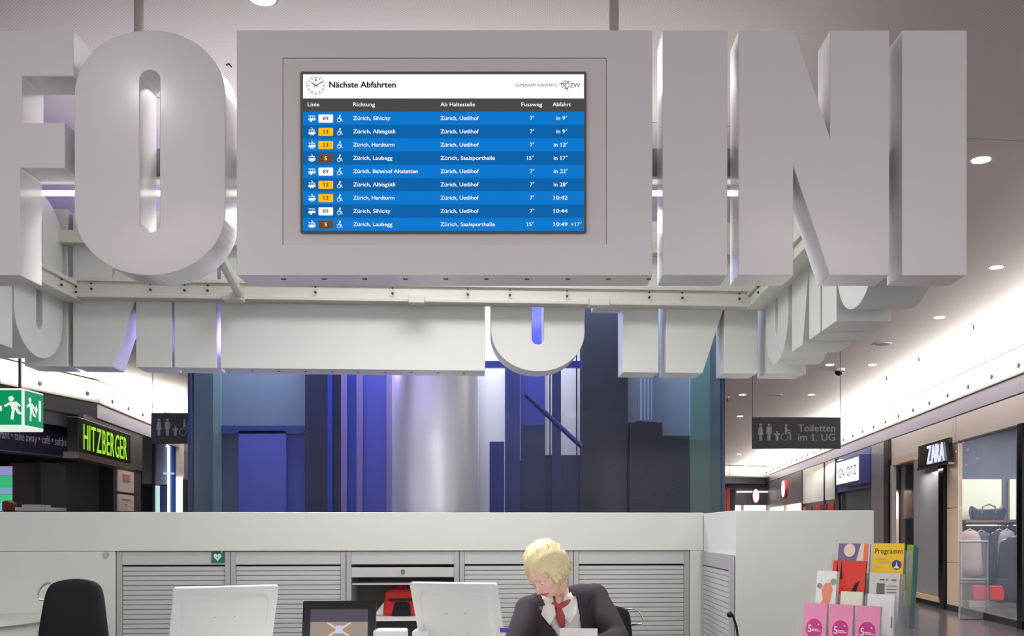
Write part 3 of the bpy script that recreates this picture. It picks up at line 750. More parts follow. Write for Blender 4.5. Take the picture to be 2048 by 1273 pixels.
chair('black office chair behind the blonde person, coat loop on its right', X(1196, 5.62), 5.62, Z(1205, 5.62), .34, .42, 0, 1)

# microphone
mi = thing('gooseneck_microphone', 'thin black gooseneck microphone left of the white corner block', 'microphone', (X(1465, 5.3), 5.3, 0))
MB().tube([(.03, 0, .78), (.02, 0, .86), (0, 0, .92), (-.012, 0, Z(1234, 5.3))], .006, 8).build('gooseneck', M_blackmatt, mi)
MB().ball((-.014, 0, Z(1230, 5.3)), .016).build('microphone_head', M_blackmatt, mi, smooth=True)
MB().tube([(.03, 0, 0), (.03, 0, .78)], .014, 10).build('stand', M_blackmatt, mi)
MB().tube([(.03, 0, 0), (.03, 0, .015)], .09, 20).build('stand_foot', M_blackmatt, mi)

# ---------------------------------------------------------------- person
def elloft(mb, rings, seg=20):
    """rings: (centre, lateral unit, forward unit, half width, half depth)"""
    L = []
    for c, la, fw, a, d in rings:
        c = Vector(c); la = Vector(la).normalized(); fw = Vector(fw).normalized()
        L.append([mb.bm.verts.new(c+la*a*math.cos(t)+fw*d*math.sin(t)) for t in [2*PI*k/seg for k in range(seg)]])
    for A, B in zip(L, L[1:]):
        for i in range(seg): mb.bm.faces.new((A[i], A[(i+1) % seg], B[(i+1) % seg], B[i]))
    mb.bm.faces.new(L[0][::-1]); mb.bm.faces.new(L[-1]); return mb
def fuse(o, voxel, smooth=4):
    r = o.modifiers.new('fuse', 'REMESH'); r.mode = 'VOXEL'; r.voxel_size = voxel; r.use_smooth_shade = True
    sm = o.modifiers.new('smooth', 'SMOOTH'); sm.factor = .5; sm.iterations = smooth
    dg = bpy.context.evaluated_depsgraph_get(); dg.update()
    me = bpy.data.meshes.new_from_object(o.evaluated_get(dg)); o.modifiers.clear(); o.data = me
    for p in me.polygons: p.use_smooth = True
    return o
M_skin = mat('skin', (236, 196, 176), rough=.5, noise=.03, nscale=20)
M_hair = mat('blonde_hair', (238, 224, 176), rough=.55, noise=.14, nscale=70, bump=.4, bscale=240)
M_blazer = mat('dark_plum_blazer', (62, 54, 64), rough=.85, noise=.06, nscale=60)
M_shirt = mat('white_shirt', (240, 238, 236), rough=.8)
PX, PY = .12, 4.98
pn = thing('person', 'blonde person in dark blazer and white collar bending over the desk', 'person', (.24, 5.28, 0))
O0 = Vector((.24, 5.28, 0))
la = Vector((.95, .30, .04)).normalized(); 
pel = Vector((.24, 5.30, .52)); wai = Vector((.22, 5.22, .70)); che = Vector((.15, 5.08, .90)); nb = Vector((.11, 4.99, 1.035)); hd_ = Vector((.025, 4.84, 1.165))
fwd = Vector((-.28, -.82, -.35)).normalized()
shL = Vector((-.050, 4.98, .965)); shR = Vector((.262, 5.08, 1.018))
elL = Vector((-.12, 4.83, .79)); elR = Vector((.37, 4.97, .835))
haL = Vector((-.06, 4.58, .765)); haR = Vector((.10, 4.60, .765))
def torso(mb, g):
    elloft(mb, [(pel-Vector((0,0,.08)), la, fwd, .15+g, .11+g), (pel, la, fwd, .165+g, .12+g), (wai, la, fwd, .14+g, .105+g), (che-Vector((0,0,.07)), la, fwd, .16+g, .115+g), (che, la, fwd, .175+g, .115+g),
                (che.lerp(nb, .55), la, fwd, .165+g, .095+g), (che.lerp(nb, .85), la, fwd, .12+g, .075+g), (nb, la, fwd, .06+g, .06+g)])
def arms(mb, g, wrist=1.0):
    for sh_, el, ha in ((shL, elL, haL), (shR, elR, haR)):
        end = el.lerp(ha, wrist)
        mb.tube([sh_.lerp(nb, .8), sh_.lerp(nb, .4), sh_, sh_.lerp(el, .5), el, el.lerp(end, .5), end], [.042+g*.5, .052+g, .056+g, .05+g, .043+g, .038+g, .028+g], 14)
        mb.ball(sh_, .058+g)
def hand(mb, p, d, side):
    d = d.normalized(); sd = d.cross(Vector((0, 0, 1))).normalized()*side
    mb.tube([p-d*.03, p, p+d*.045, p+d*.085], [.027, .03, .036, .032], 12)
    for i, (off, ln) in enumerate(((-.028, .062), (-.009, .072), (.010, .068), (.028, .052))):
        b0 = p+d*.08+sd*off; k1 = b0+d*ln*.5+Vector((0, 0, .006)); k2 = b0+d*ln+Vector((0, 0, -.012))
        mb.tube([b0-d*.02, b0, k1, k2], [.009, .0095, .0088, .0072], 8)
    t0 = p+d*.02-sd*.03; mb.tube([t0, t0+d*.03-sd*.02, t0+d*.06-sd*.024], [.011, .0105, .008], 8)
# head frame
hf_ = Vector((-.42, -.56, -.74)).normalized(); hl = hf_.cross(Vector((-.15, -.2, 1))).normalized(); hu = hl.cross(hf_).normalized()
def H(x, y, z): return hd_+hl*x+hf_*y+hu*z      # x lateral, y towards the face, z up the head
mb = MB()
torso(mb, -.012); arms(mb, -.006); hand(mb, haL, haL-elL, 1); hand(mb, haR, haR-elR, -1)
elloft(mb, [(nb-Vector((0,0,.05)), la, fwd, .062, .06), (nb, la, fwd, .054, .055), (nb.lerp(H(0,-.02,-.08), .5), hl, hf_, .05, .052), (H(0, -.015, -.06), hl, hf_, .05, .055), (H(0,-.01,-.02), hl, hf_, .05, .05)])
elloft(mb, [(H(0, .045, -.118), hl, hf_, .02, .022), (H(0, .035, -.10), hl, hf_, .042, .05), (H(0, .02, -.07), hl, hf_, .056, .068), (H(0, .008, -.03), hl, hf_, .067, .084),
            (H(0, 0, .01), hl, hf_, .073, .094), (H(0, -.004, .05), hl, hf_, .075, .096), (H(0, -.006, .085), hl, hf_, .066, .082), (H(0, -.006, .108), hl, hf_, .045, .055), (H(0, -.006, .12), hl, hf_, .018, .02)], 24)
mb.tube([H(0, .088, .012), H(0, .104, -.015), H(0, .112, -.032), H(0, .094, -.042)], [.007, .009, .013, .009], 8)          # nose
mb.tube([H(-.028, .078, -.068), H(0, .092, -.066), H(.028, .078, -.068)], [.005, .008, .005], 8)                           # lips
mb.tube([H(-.05, .07, .03), H(-.025, .09, .034), H(0, .092, .028), H(.025, .09, .034), H(.05, .07, .03)], .008, 8)         # brow
for s_ in (-1, 1): mb.ball(H(s_*.076, -.005, -.01), .02, .5, 1, 1.5); mb.ball(H(s_*.042, .06, -.03), .02); mb.ball(H(s_*.03, .0795, .0125), .0125)
# legs, sitting
for s_ in (-1, 1):
    hp = pel+la*.085*s_-Vector((0, 0, .02)); kn = hp+Vector((-.10, -.40, -.01)); an = Vector((kn.x, kn.y+.04, .09)); toe = an+Vector((-.03, -.17, -.05))
    mb.tube([hp, hp.lerp(kn, .5), kn, kn.lerp(an, .45), an, an-Vector((0, 0, .03))], [.08, .07, .055, .05, .034, .034], 12); mb.tube([an-Vector((0, 0, .05)), toe], [.04, .032], 10)
def rel(mb): 
    bmesh.ops.translate(mb.bm, verts=mb.bm.verts, vec=-O0); return mb
body = fuse(rel(mb).build('body', M_skin, pn), .0062, 3)
# hair
hb = MB(); rnd = random.Random(3)
hb.ball((0, 0, 0), 1, u=40, v=28)
for v in hb.bm.verts:
    x, y, z = v.co; nzv = 1+.04*math.sin(9*x+4*z)*math.cos(7*y)+.03*math.sin(23*x+17*y+11*z)+rnd.uniform(-.008, .008)
    low = max(0, -z)
    v.co = H(x*(.097-.004*low)*nzv, -.020+y*.110*nzv-(.03*low), .03+z*(.105 if z > 0 else .105)*nzv)
dl = [f for f in hb.bm.faces if (lambda c: (c-H(0, .06, -.045)).dot(hf_) > 0 and (c-H(0, 0, .058)).dot(hu) < 0)(f.calc_center_median())]
bmesh.ops.delete(hb.bm, geom=dl, context='FACES')
hr = rel(hb).build('hair', M_hair, pn, smooth=True); so = hr.modifiers.new('thick', 'SOLIDIFY'); so.thickness = .012; so.offset = -1
st = MB()
for i in range(150):
    a = rnd.uniform(-2.3, 2.3)+PI; z0 = rnd.uniform(.02, .1)
    x0_, y0_ = math.sin(a), math.cos(a)
    k = math.sqrt(max(.05, 1-(z0/.13)**2))
    p0 = H(x0_*.088*k, -.02+y0_*.1*k, z0+.02); p1 = H(x0_*.096, -.02+y0_*.108, -.02); p2 = H(x0_*(.092+rnd.uniform(-.01, .01)), -.025+y0_*.1, -.05+rnd.uniform(-.02, .015))
    if (p2-hd_).dot(hf_) > .05: continue
    st.tube([p0, p1, p2], [.003, .0045, .0015], 5)
rel(st).build('hair_strands', M_hair, pn, smooth=True)
eb = MB()
for s_ in (-1, 1): eb.ball(H(s_*.03, .083, .007), .0098)
rel(eb).build('eyes', M_paper, pn, smooth=True)
ib = MB()
for s_ in (-1, 1): ib.ball(H(s_*.03, .0905, .003), .0042)
rel(ib).build('irises', mat('blue_grey_iris', (70, 90, 110), rough=.2), pn, smooth=True)
lb = MB(); lb.tube([H(-.024, .084, -.067), H(0, .098, -.065), H(.024, .084, -.067)], [.003, .0055, .003], 8)
rel(lb).build('lips', mat('lip_red', (190, 96, 92), rough=.4), pn, smooth=True)
# shirt, blazer, trousers
mb = MB(); torso(mb, .0); rel(mb); shirt = fuse(mb.build('shirt', M_shirt, pn), .008, 2)
mb = MB(); torso(mb, .016); arms(mb, .012, .88); rel(mb); blz = fuse(mb.build('blazer', M_blazer, pn), .008, 3)
bm = bmesh.new(); bm.from_mesh(blz.data)
axis = (nb-wai).normalized(); fr_ = (fwd-axis*fwd.dot(axis)).normalized(); lr = axis.cross(fr_).normalized()
dl = []
for f in bm.faces:
    c = f.calc_center_median()+O0-wai; h = c.dot(axis); w_ = abs((c-axis*h).dot(la)+.03)
    if h > .37 and w_ < .06 and (c-axis*h).length < .13: dl.append(f)
    elif c.dot(fr_) > .0 and w_ < .008+max(0, h-.08)*.22 and h < .45 and (c-axis*h).length < .19: dl.append(f)
bmesh.ops.delete(bm, geom=dl, context='FACES'); bm.to_mesh(blz.data); bm.free()
sm = blz.modifiers.new('smooth', 'SMOOTH'); sm.factor = .5; sm.iterations = 6
so = blz.modifiers.new('thick', 'SOLIDIFY'); so.thickness = .008; so.offset = .2
# collar flaps and red scarf
cb_ = MB()
def onchest(t, lat, out): return che.lerp(nb, t)+la*lat+fwd*out
for s_ in (-1, 1):
    cb_.bm.faces.new([cb_.bm.verts.new(p) for p in (onchest(1.12, s_*.05, -.01), onchest(1.16, s_*.03, .05), onchest(.72, s_*.012, .118), onchest(.42, s_*.05, .135), onchest(.72, s_*.088, .105), onchest(1.0, s_*.08, .04))])
cc = rel(cb_).build('collar', M_shirt, pn); so = cc.modifiers.new('thick', 'SOLIDIFY'); so.thickness = .005
sb = MB(); sb.tube([onchest(1.0, -.05, .02), onchest(.95, -.03, .066), onchest(.86, 0, .085), onchest(.95, .03, .066), onchest(1.0, .05, .02)], [.012, .014, .016, .014, .012], 10)
sb.tube([onchest(.86, 0, .095), onchest(.6, .006, .118), onchest(.3, .008, .128)], [.014, .022, .012], 10)
rel(sb).build('scarf', mat('red_scarf', (190, 88, 84), rough=.8), pn, smooth=True)
mb = MB()
for s_ in (-1, 1):
    hp = pel+la*.085*s_-Vector((0, 0, .02)); kn = hp+Vector((-.10, -.40, -.01)); an = Vector((kn.x, kn.y+.04, .11))
    mb.tube([hp, hp.lerp(kn, .5), kn, kn.lerp(an, .45), an], [.095, .082, .066, .06, .055], 14)
elloft(mb, [(pel-Vector((0,0,.10)), la, fwd, .16, .12), (pel+Vector((0,0,.06)), la, fwd, .172, .128)])
rel(mb); fuse(mb.build('trousers', mat('black_trousers', (30, 28, 34), rough=.9), pn), .012, 3)
mb = MB()
for s_ in (-1, 1):
    hp = pel+la*.085*s_; kn = hp+Vector((-.10, -.40, -.03)); mb.prism(rrect(.085, .06, .02, kn.x, .035), kn.y-.16, kn.y+.09)
rel(mb).build('shoes', M_blackmatt, pn)


# ---------------------------------------------------------------- brochure stand
BW = math.radians(38)
SX, SY = X(1677, 4.4), 4.4
bs = thing('brochure_stand', 'clear acrylic tiered brochure stand beside the white corner block', 'brochure stand', (SX, SY, .74), -BW)
TS = .09
for i, (zf, zb, xa, xb) in enumerate(((.10, .24, -.172, .172), (.16, .33, -.165, .205), (.25, .42, -.13, .205), (.33, .52, -.13, .205))):
    yy = i*TS
    MB().box(xa, xb, yy-.038, yy-.034, .02 if i == 0 else zf-.12, zf+.02).build('front_pane', M_glass, bs)
    MB().prism([(xa, zf-.08), (xb, zf-.08), (xb, zb), (xa, zb)], yy+.034, yy+.037).build('back_pane', M_glass, bs)
    for xx in (xa, xb): MB().box(xx-.0015, xx+.0015, yy-.036, yy+.036, 0, zb-.02).build('side_pane', M_glass, bs)
    MB().box(xa, xb, yy-.034, yy+.034, zf-.08, zf-.076).build('tier_floor', M_glass, bs)
for xx in (-.0575, .0575): MB().box(xx-.0015, xx+.0015, -.036, .03, .02, .2).build('divider', M_glass, bs)
M_smoke = mat('clear_plinth', (150, 158, 172), rough=.1, alpha=.45)
MB().box(.145, .225, .20, .33, 0, .285).build('plinth', M_smoke, bs)
def brochure(name, label, tier, x, z0, z1, w_, th, c, cat='brochure', edge=(225, 222, 218), group=None):
    p = Vector((x, tier*TS, 0)); R = Matrix.Rotation(-BW, 3, 'Z'); q = R @ p
    lean = math.radians(9); zz = z0*math.cos(0)
    t = thing(name, label, cat, (SX+q.x, SY+q.y, .74+z0), rot=(-lean, 0, -BW), group=group)
    t.rotation_euler = (Matrix.Rotation(-BW, 3, 'Z') @ Matrix.Rotation(-lean, 3, 'X')).to_euler()
    h = (z1-z0)/math.cos(lean)
    MB().box(-w_/2, w_/2, 0, .0006, 0, h).build('cover', mat('cover_%d_%d_%d' % c, c, rough=.35, coat=.3), t)
    MB().box(-w_/2+.0005, w_/2-.0005, .0007, th, .0005, h-.001).build('page_block', mat('pages_%d_%d_%d' % edge, edge, rough=.8), t)
    return t, h
pink = (240, 150, 190); mag = mat('magenta_print', (205, 60, 140), rough=.5)
for i, (x_, wh) in enumerate(((-.115, 'left'), (0, 'middle'), (.115, 'right'))):
    t, h = brochure('brochure', 'pink brochure with a magenta disc, %s one in the front row of the stand' % wh, 0, x_, .07, .295-.001*i, .102, .022, pink, edge=(200, 180, 185), group='pink brochures in the front row')
    pv = Flat(y=-.0006, t=.0005); pv.disc(0, h*.52, .036, .042, 28); pv.build('disc_print', mag, t)
    text('five_print', '5', -.028, -.012, h*.45, .032, M_paper, t, y=-.0016, bold=.01)
    q = Flat(y=-.0014, t=.0004); q.rect(-.01, h*.50, .018, h*.515); q.rect(-.01, h*.475, .03, h*.486); q.line(.014, h*.6, .022, h*.6, .002); q.line(.018, h*.585, .018, h*.615, .002)
    q.build('wave_print', M_paper, t)
t, h = brochure('brochure', 'white leaflet with an orange bird-like figure, second row left', 1, -.105, .16, .43, .09, .03, (240, 240, 238))
f = Flat(y=-.0006, t=.0005); f.poly([(-.03, h*.35), (-.012, h*.3), (.012, h*.36), (.03, h*.7), (.02, h*.82), (-.006, h*.8), (-.02, h*.7), (-.012, h*.55)]); f.build('figure_print', mat('orange_print', (236, 150, 110), rough=.6), t)
f = Flat(y=-.0006, t=.0005); f.arc(-.012, h*.17, .014, .022); f.disc(-.03, h*.76, .012); f.build('grey_print', mat('grey_print', (150, 145, 150), rough=.6), t)
Flat(y=-.0006, t=.0005).disc(.032, h*.83, .014).build('green_print', mat('sage_print', (130, 170, 150), rough=.6), t)
t, h = brochure('brochure', 'plain pale cream leaflet in the middle of the second row', 1, .01, .16, .345, .095, .014, (238, 238, 214))
t, h = brochure('brochure', 'plain white leaflet at the right end of the second row', 1, .137, .14, .338, .115, .02, (238, 237, 242))
f = Flat(y=-.0006, t=.0005); f.rect(.048, h*.3, .052, h*.55); f.build('black_print', M_blackmatt, t)
t, h = brochure('brochure', 'bright red brochure with black brush strokes, third row left', 2, -.037, .25, .474, .148, .012, (228, 70, 58), edge=(70, 40, 40))
f = Flat(y=-.0006, t=.0005); f.poly([(-.06, h*.62), (-.054, h), (-.046, h*.62)]); f.poly([(-.04, h*.64), (-.036, h), (-.028, h*.64)]); f.poly([(-.02, 0), (.01, 0), (.05, h*.62), (.03, h*.55), (.0, h*.25), (-.02, h*.1)])
f.build('brush_print', mat('print_black', (30, 20, 24), rough=.6), t)
t, h = brochure('newspaper', 'folded light grey newspaper in the third row of the stand', 2, .120, .22, .425, .13, .03, (214, 212, 206), cat='newspaper', edge=(176, 160, 150))
f = Flat(y=-.0006, t=.0005)
f.rect(-.032, h*.3, .002, h*.78); 
for k in range(9): f.rect(.012, h*(.2+.065*k), .054, h*(.215+.065*k))
for k in range(4): f.rect(-.058, h*(.2+.09*k), -.04, h*(.225+.09*k))
f.rect(-.02, h*.84, .0, h*.87); f.rect(.006, h*.84, .014, h*.87); f.rect(.03, h*.84, .05, h*.87)
f.build('newsprint', mat('newsprint_grey', (110, 108, 108), rough=.7), t)
t, h = brochure('brochure', 'brochure showing a blonde head on violet, top row left of the yellow one', 3, -.05, .33, .548, .145, .012, (126, 110, 150), edge=(200, 170, 150))
f = Flat(y=-.0006, t=.0005); f.disc(-.02, h*.86, .026, .03); f.poly([(.0, h*.4), (.03, h), (.072, h), (.072, h*.4)]); f.build('light_print', mat('pale_print', (232, 214, 196), rough=.6), t)
Flat(y=-.0014, t=.0005).rect(.045, h*.5, .065, h).build('orange_block', mat('salmon_print', (232, 130, 100), rough=.6), t)
t, h = brochure('brochure', 'yellow programme booklet with dark hand lettering in the top row', 3, .105, .33, .55, .135, .012, (250, 204, 50), edge=(120, 150, 80))
text('title_print', 'Programm', -.06, .06, h*.80, .022, M_blackmatt, t, y=-.0008, bold=.0)
Flat(y=-.0006, t=.0005).disc(.038, h*.58, .021).build('badge_print', mat('indigo_print', (70, 70, 130), rough=.6), t)
Flat(y=-.0014, t=.0005).poly([(.024, h*.51), (.052, h*.51), (.042, h*.56), (.038, h*.65), (.034, h*.56)]).build('badge_figure', M_paper, t)
q = Flat(y=-.0006, t=.0005); q.rect(-.058, h*.68, -.01, h*.70); q.rect(-.045, h*.62, .012, h*.645); q.rect(-.058, h*.53, -.03, h*.54); q.build('caption_print', mat('lavender_print', (190, 180, 190), rough=.6), t)
t, h = brochure('brochure', 'stack of green and teal booklets at the right edge of the stand', 3, .19, .19, .545, .028, .07, (150, 170, 70), edge=(80, 130, 130))


# ---------------------------------------------------------------- hanging signs
M_sgrey = mat('sign_charcoal', (62, 62, 62), rough=.5); M_pict = mat('pictogram_grey', (176, 176, 182), rough=.6)
def toilet_icons(f, ox, base, k, xs=(0, 17, 33, 51)):
    # woman, man, child, wheelchair; k metres per photo pixel
    def P(pts, cx): f.poly([(ox+(cx+a)*k, base+b*k) for a, b in pts])
    w_, m_, c_, h_ = xs
    f.disc(ox+w_*k, base+31.5*k, 2.6*k); P([(-5.5, 12), (5.5, 12), (3.2, 28), (-3.2, 28)], w_); P([(-2.6, 0), (2.6, 0), (2.6, 12), (-2.6, 12)], w_)
    f.disc(ox+m_*k, base+31.5*k, 2.6*k); P([(-5.2, 14), (5.2, 14), (5.2, 28), (-5.2, 28)], m_); P([(-3.2, 0), (3.2, 0), (3.2, 14), (-3.2, 14)], m_)
    f.disc(ox+c_*k, base+17.2*k, 2*k); P([(-6, 11), (6, 11), (6, 14.5), (-6, 14.5)], c_); P([(-2.6, 0), (2.6, 0), (2.6, 12), (-2.6, 12)], c_)
    f.disc(ox+(h_)*k, base+30.5*k, 2.4*k); P([(-2.6, 14), (2.8, 14), (2.4, 27), (-2.2, 27)], h_); f.arc(ox+(h_-3)*k, base+7.5*k, 6.3*k, 7.6*k, 0, 360, 20)
    P([(0, 14), (9.5, 14), (9.5, 17), (0, 17)], h_); P([(7, 1), (10.5, 1), (9.8, 14), (6.6, 14)], h_); P([(2, 19.5), (9.6, 19.5), (9.6, 21.4), (2, 21.4)], h_)
k10 = 10/FPX
ts = thing('toilet_sign', 'dark hanging sign reading Toiletten im 1. UG right of the lift shaft', 'sign', (X(1505, 10), 10, Z(898, 10)))
MB().box(0, 177*k10, 0, .03, 0, 63*k10).build('sign_board', M_sgrey, ts, bevel=.003)
f = Flat(y=-.0005, t=.002); toilet_icons(f, 16*k10, 16*k10, k10); f.build('pictograms', M_pict, ts)
text('sign_text', 'Toiletten', 91*k10, 165.5*k10, 34.5*k10, 14*k10, M_pict, ts, y=-.002, bold=.008)
text('sign_text', 'im 1. UG', 91*k10, 165*k10, 16*k10, 14*k10, M_pict, ts, y=-.002, bold=.008)
for xx in (.003, 177*k10-.003): MB().tube([(xx, .015, 63*k10), (xx, .015, CEIL-Z(898, 10))], .003, 6).build('hanging_wire', M_screw, ts)
tl = thing('toilet_sign', 'dark hanging toilet sign with pictograms at the left side of the lift shaft', 'sign', (X(302, 10), 10, Z(888, 10)))
MB().box(0, .65, 0, .03, 0, 62*k10).build('sign_board', M_sgrey, tl, bevel=.003)
f = Flat(y=-.0005, t=.002); toilet_icons(f, 16*k10, 16*k10, k10); f.build('pictograms', M_pict, tl)
for xx in (.01, .64): MB().tube([(xx, .015, 62*k10), (xx, .015, CEIL-Z(888, 10))], .003, 6).build('hanging_wire', M_screw, tl)
# lit emergency exit box
ke = 7.4/FPX
ex = thing('exit_sign', 'lit green and white emergency exit box sign hanging at the left edge', 'sign', (X(47, 7.4), 7.4, Z(857, 7.4)))
M_exw = glow('exit_white', (236, 244, 238), .95); M_exg = glow('exit_green', (4, 150, 92), .95)
HX = 80*ke
MB().box(-.42, 0, 0, .30, 0, HX).build('light_box', M_exw, ex, bevel=.006)
MB().box(-.412, -.014, -.003, -.0005, .024, HX-.014).build('green_face', M_exg, ex)
MB().box(.0005, .003, .016, .288, .024, HX-.014).build('green_face', M_exg, ex)
def runner(f, cx, cz, k):
    f.disc(cx, cz+11*k, 3.6*k)
    f.poly([(cx-3*k, cz+7*k), (cx+7*k, cz+7*k), (cx+9*k, cz-3*k), (cx+1*k, cz-4*k), (cx-1*k, cz+2*k)])
    f.line(cx-1*k, cz+5*k, cx-9*k, cz+1*k, 3*k); f.line(cx+6*k, cz+6*k, cx+12*k, cz+1*k, 3*k)
    f.line(cx+7*k, cz-2*k, cx+10*k, cz-8*k, 4*k); f.line(cx+9*k, cz-8*k, cx+17*k, cz-9*k, 3.4*k); f.line(cx+3*k, cz-3*k, cx+1*k, cz-17*k, 4*k)
f = Flat(y=-.0035, t=.001); runner(f, -.085, .15, 1.15*ke*1.3)
f.poly([(-.26, .14), (-.21, .185), (-.21, .158), (-.15, .158), (-.15, .122), (-.21, .122), (-.21, .095)]); f.build('pictogram', M_exw, ex)
f = Flat(y=0, t=.001); runner(f, .085, .15, 1.5*ke); f.rect(.215, .07, .25, .22); f.poly([(.15, .15), (.18, .115), (.20, .15), (.18, .185)])
o = f.build('pictogram', M_exw, ex); o.rotation_euler = (0, 0, PI/2); o.location = (.004, 0, 0)
for yy in (.02,): MB().tube([(-.04, .03, HX), (-.04, .03, CEIL-Z(857, 7.4))], .011, 8).build('hanging_rod', M_screw, ex)
MB().tube([(-.36, .15, HX), (-.36, .15, CEIL-Z(857, 7.4))], .011, 8).build('hanging_rod', M_screw, ex)


# ---------------------------------------------------------------- shops on the right
def zat(py, D_): return CAMZ+(HY-py)*D_/FPX
def Dr(px): return 11130/(px-1265)            # depth of a photo column on the right shop line
A_R = math.atan2(1, .088)
def right(name, label, cat, off=0):
    """local x: towards the viewer along the shop line, measured from depth 0; local -y: the hall"""
    return thing(name, label, cat, (RX(0)+off, 0, 0), A_R+PI)
SC = math.sqrt(1+.088**2)
def rb_(t, name, d0, d1, y0, y1, z0, z1, m, **k): return MB().box(-d1*SC, -d0*SC, y0, y1, z0, z1).build(name, m, t, **k)
M_cream = mat('cream_fascia', (226, 218, 214), rough=.35, noise=.02, nscale=2)
M_stone = mat('grey_stone_cladding', (132, 132, 138), rough=.22, noise=.08, nscale=3)
M_tan = mat('tan_stone', (206, 184, 166), rough=.4, noise=.05, nscale=4)
M_shopglass = mat('shop_glass', (170, 185, 205), rough=.03, alpha=.14)
M_dkglass = mat('dark_shop_glass', (46, 52, 62), rough=.08, alpha=.8)
M_wood = mat('pale_wood', (190, 160, 130), rough=.5, noise=.1, nscale=8)
zs = right('clothes_shop_front', 'clothes shop front with cream fascia, grey stone panel and glass at right', 'shop front')
for d0, d1 in ((9, 13.2), (13.21, 17.4), (17.41, 21.5)): rb_(zs, 'fascia_panel', d0, d1, 0, .05, 2.79, 3.2, M_cream, bevel=.004)
rb_(zs, 'fascia_shadow_gap', 9, 21.8, .02, .06, 3.2, 3.235, M_blackmatt)
rb_(zs, 'post', 21.5, 21.9, -.06, .1, 0, 3.2, M_blackgloss)
rb_(zs, 'door_head', 18.0, 21.4, -.02, .06, 2.66, 2.78, M_tan)
rb_(zs, 'door_pane', 19.75, 21.3, .1, .12, .06, 2.62, M_dkglass)
rb_(zs, 'door_edge', 21.3, 21.45, -.03, .05, .06, 2.66, M_alu)
rb_(zs, 'stone_panel', 18.0, 19.72, -.02, .06, .2, 2.66, M_stone, bevel=.004)
rb_(zs, 'wooden_sill', 17.9, 19.9, -.06, .06, .1, .19, M_wood)
rb_(zs, 'plinth', 14.0, 21.4, -.02, .06, .0, .1, M_blackmatt)
rb_(zs, 'post', 17.7, 17.98, -.06, .1, 0, 2.79, M_blackgloss)
for z0, z1 in ((0, .8), (.81, 1.7), (1.71, 2.75)): rb_(zs, 'tan_pilaster', 17.06, 17.66, -.01, .06, z0, z1, M_tan, bevel=.003)
rb_(zs, 'window_pane', 14.35, 17.04, 0, .012, .1, 2.77, M_shopglass)
rb_(zs, 'post', 14.15, 14.33, -.05, .05, 0, 2.79, M_blackgloss)
rb_(zs, 'window_head', 9, 17.05, -.02, .05, 2.765, 2.79, M_blackmatt)
rb_(zs, 'window_pane', 9.3, 14.14, 0, .012, .1, 2.77, M_shopglass)
sg = right('shop_name_sign', 'black sign box with glowing letters ZARA over the stone panel', 'sign')
rb_(sg, 'sign_box', 17.15, 18.95, -.14, -.07, 2.45, 2.86, M_blackgloss, bevel=.004)
rb_(sg, 'sign_rim', 17.1, 19.0, -.15, -.06, 2.42, 2.45, M_chrome)
letters('glowing_letter', 'ZARA', -18.3*SC, -17.3*SC, 2.49, .31, glow('sign_ice_white', (226, 234, 255), 1.0), sg, -.15, .02, .03)
area('sign_downlight', (RX(18.6)-.2, 18.6, 2.4), (0, math.radians(12), 0), .2, 1.0, 14, (1, .93, .84))
# interior of the clothes shop
M_shopwall = mat('shop_interior_grey', (84, 90, 110), rough=.6)
si = thing('shop_interior', 'clothes shop interior walls with pale lit display panels', 'shop wall', (0, 18.6, 0))
q = lambda px: X(px, 18.6); qz = lambda py: zat(py, 18.6)
MB().box(q(1918), 13.9, .1, .2, 0, 3.2).build('back_wall', M_shopwall, si)
MB().box(RX(18.7)+.05, 13.9, -9, .1, 3.2, 3.25).build('shop_ceiling', M_shopwall, si)
M_lit = mat('pale_lit_panel', (232, 234, 218), rough=.6)
MB().box(q(1918), q(2005), .04, .1, qz(1040), qz(959)).build('display_panel', M_lit, si)
MB().box(q(2022), q(2120), .04, .1, qz(1040), qz(959)).build('display_panel', M_lit, si)
MB().box(q(1915), q(2140), -.35, .1, qz(1046), qz(1041)).build('shelf', mat('brown_shelf', (120, 96, 88), rough=.5), si)
MB().box(q(1918), q(2140), .02, .1, qz(1262), qz(1150)).build('low_panel', mat('beige_panel', (176, 162, 148), rough=.6), si)
MB().box(q(1925), q(2140), -.3, .1, 0, .1).build('display_plinth', M_lit, si)
area('shop_lighting', (9.0, 16.6, 3.15), (0, 0, 0), 3.5, 3.0, 270, (1, .97, .92))
MB().tube([(q(1918), -.3, qz(1052)), (q(2140), -.3, qz(1052))], .014, 8).build('clothes_rail', M_chrome, si)
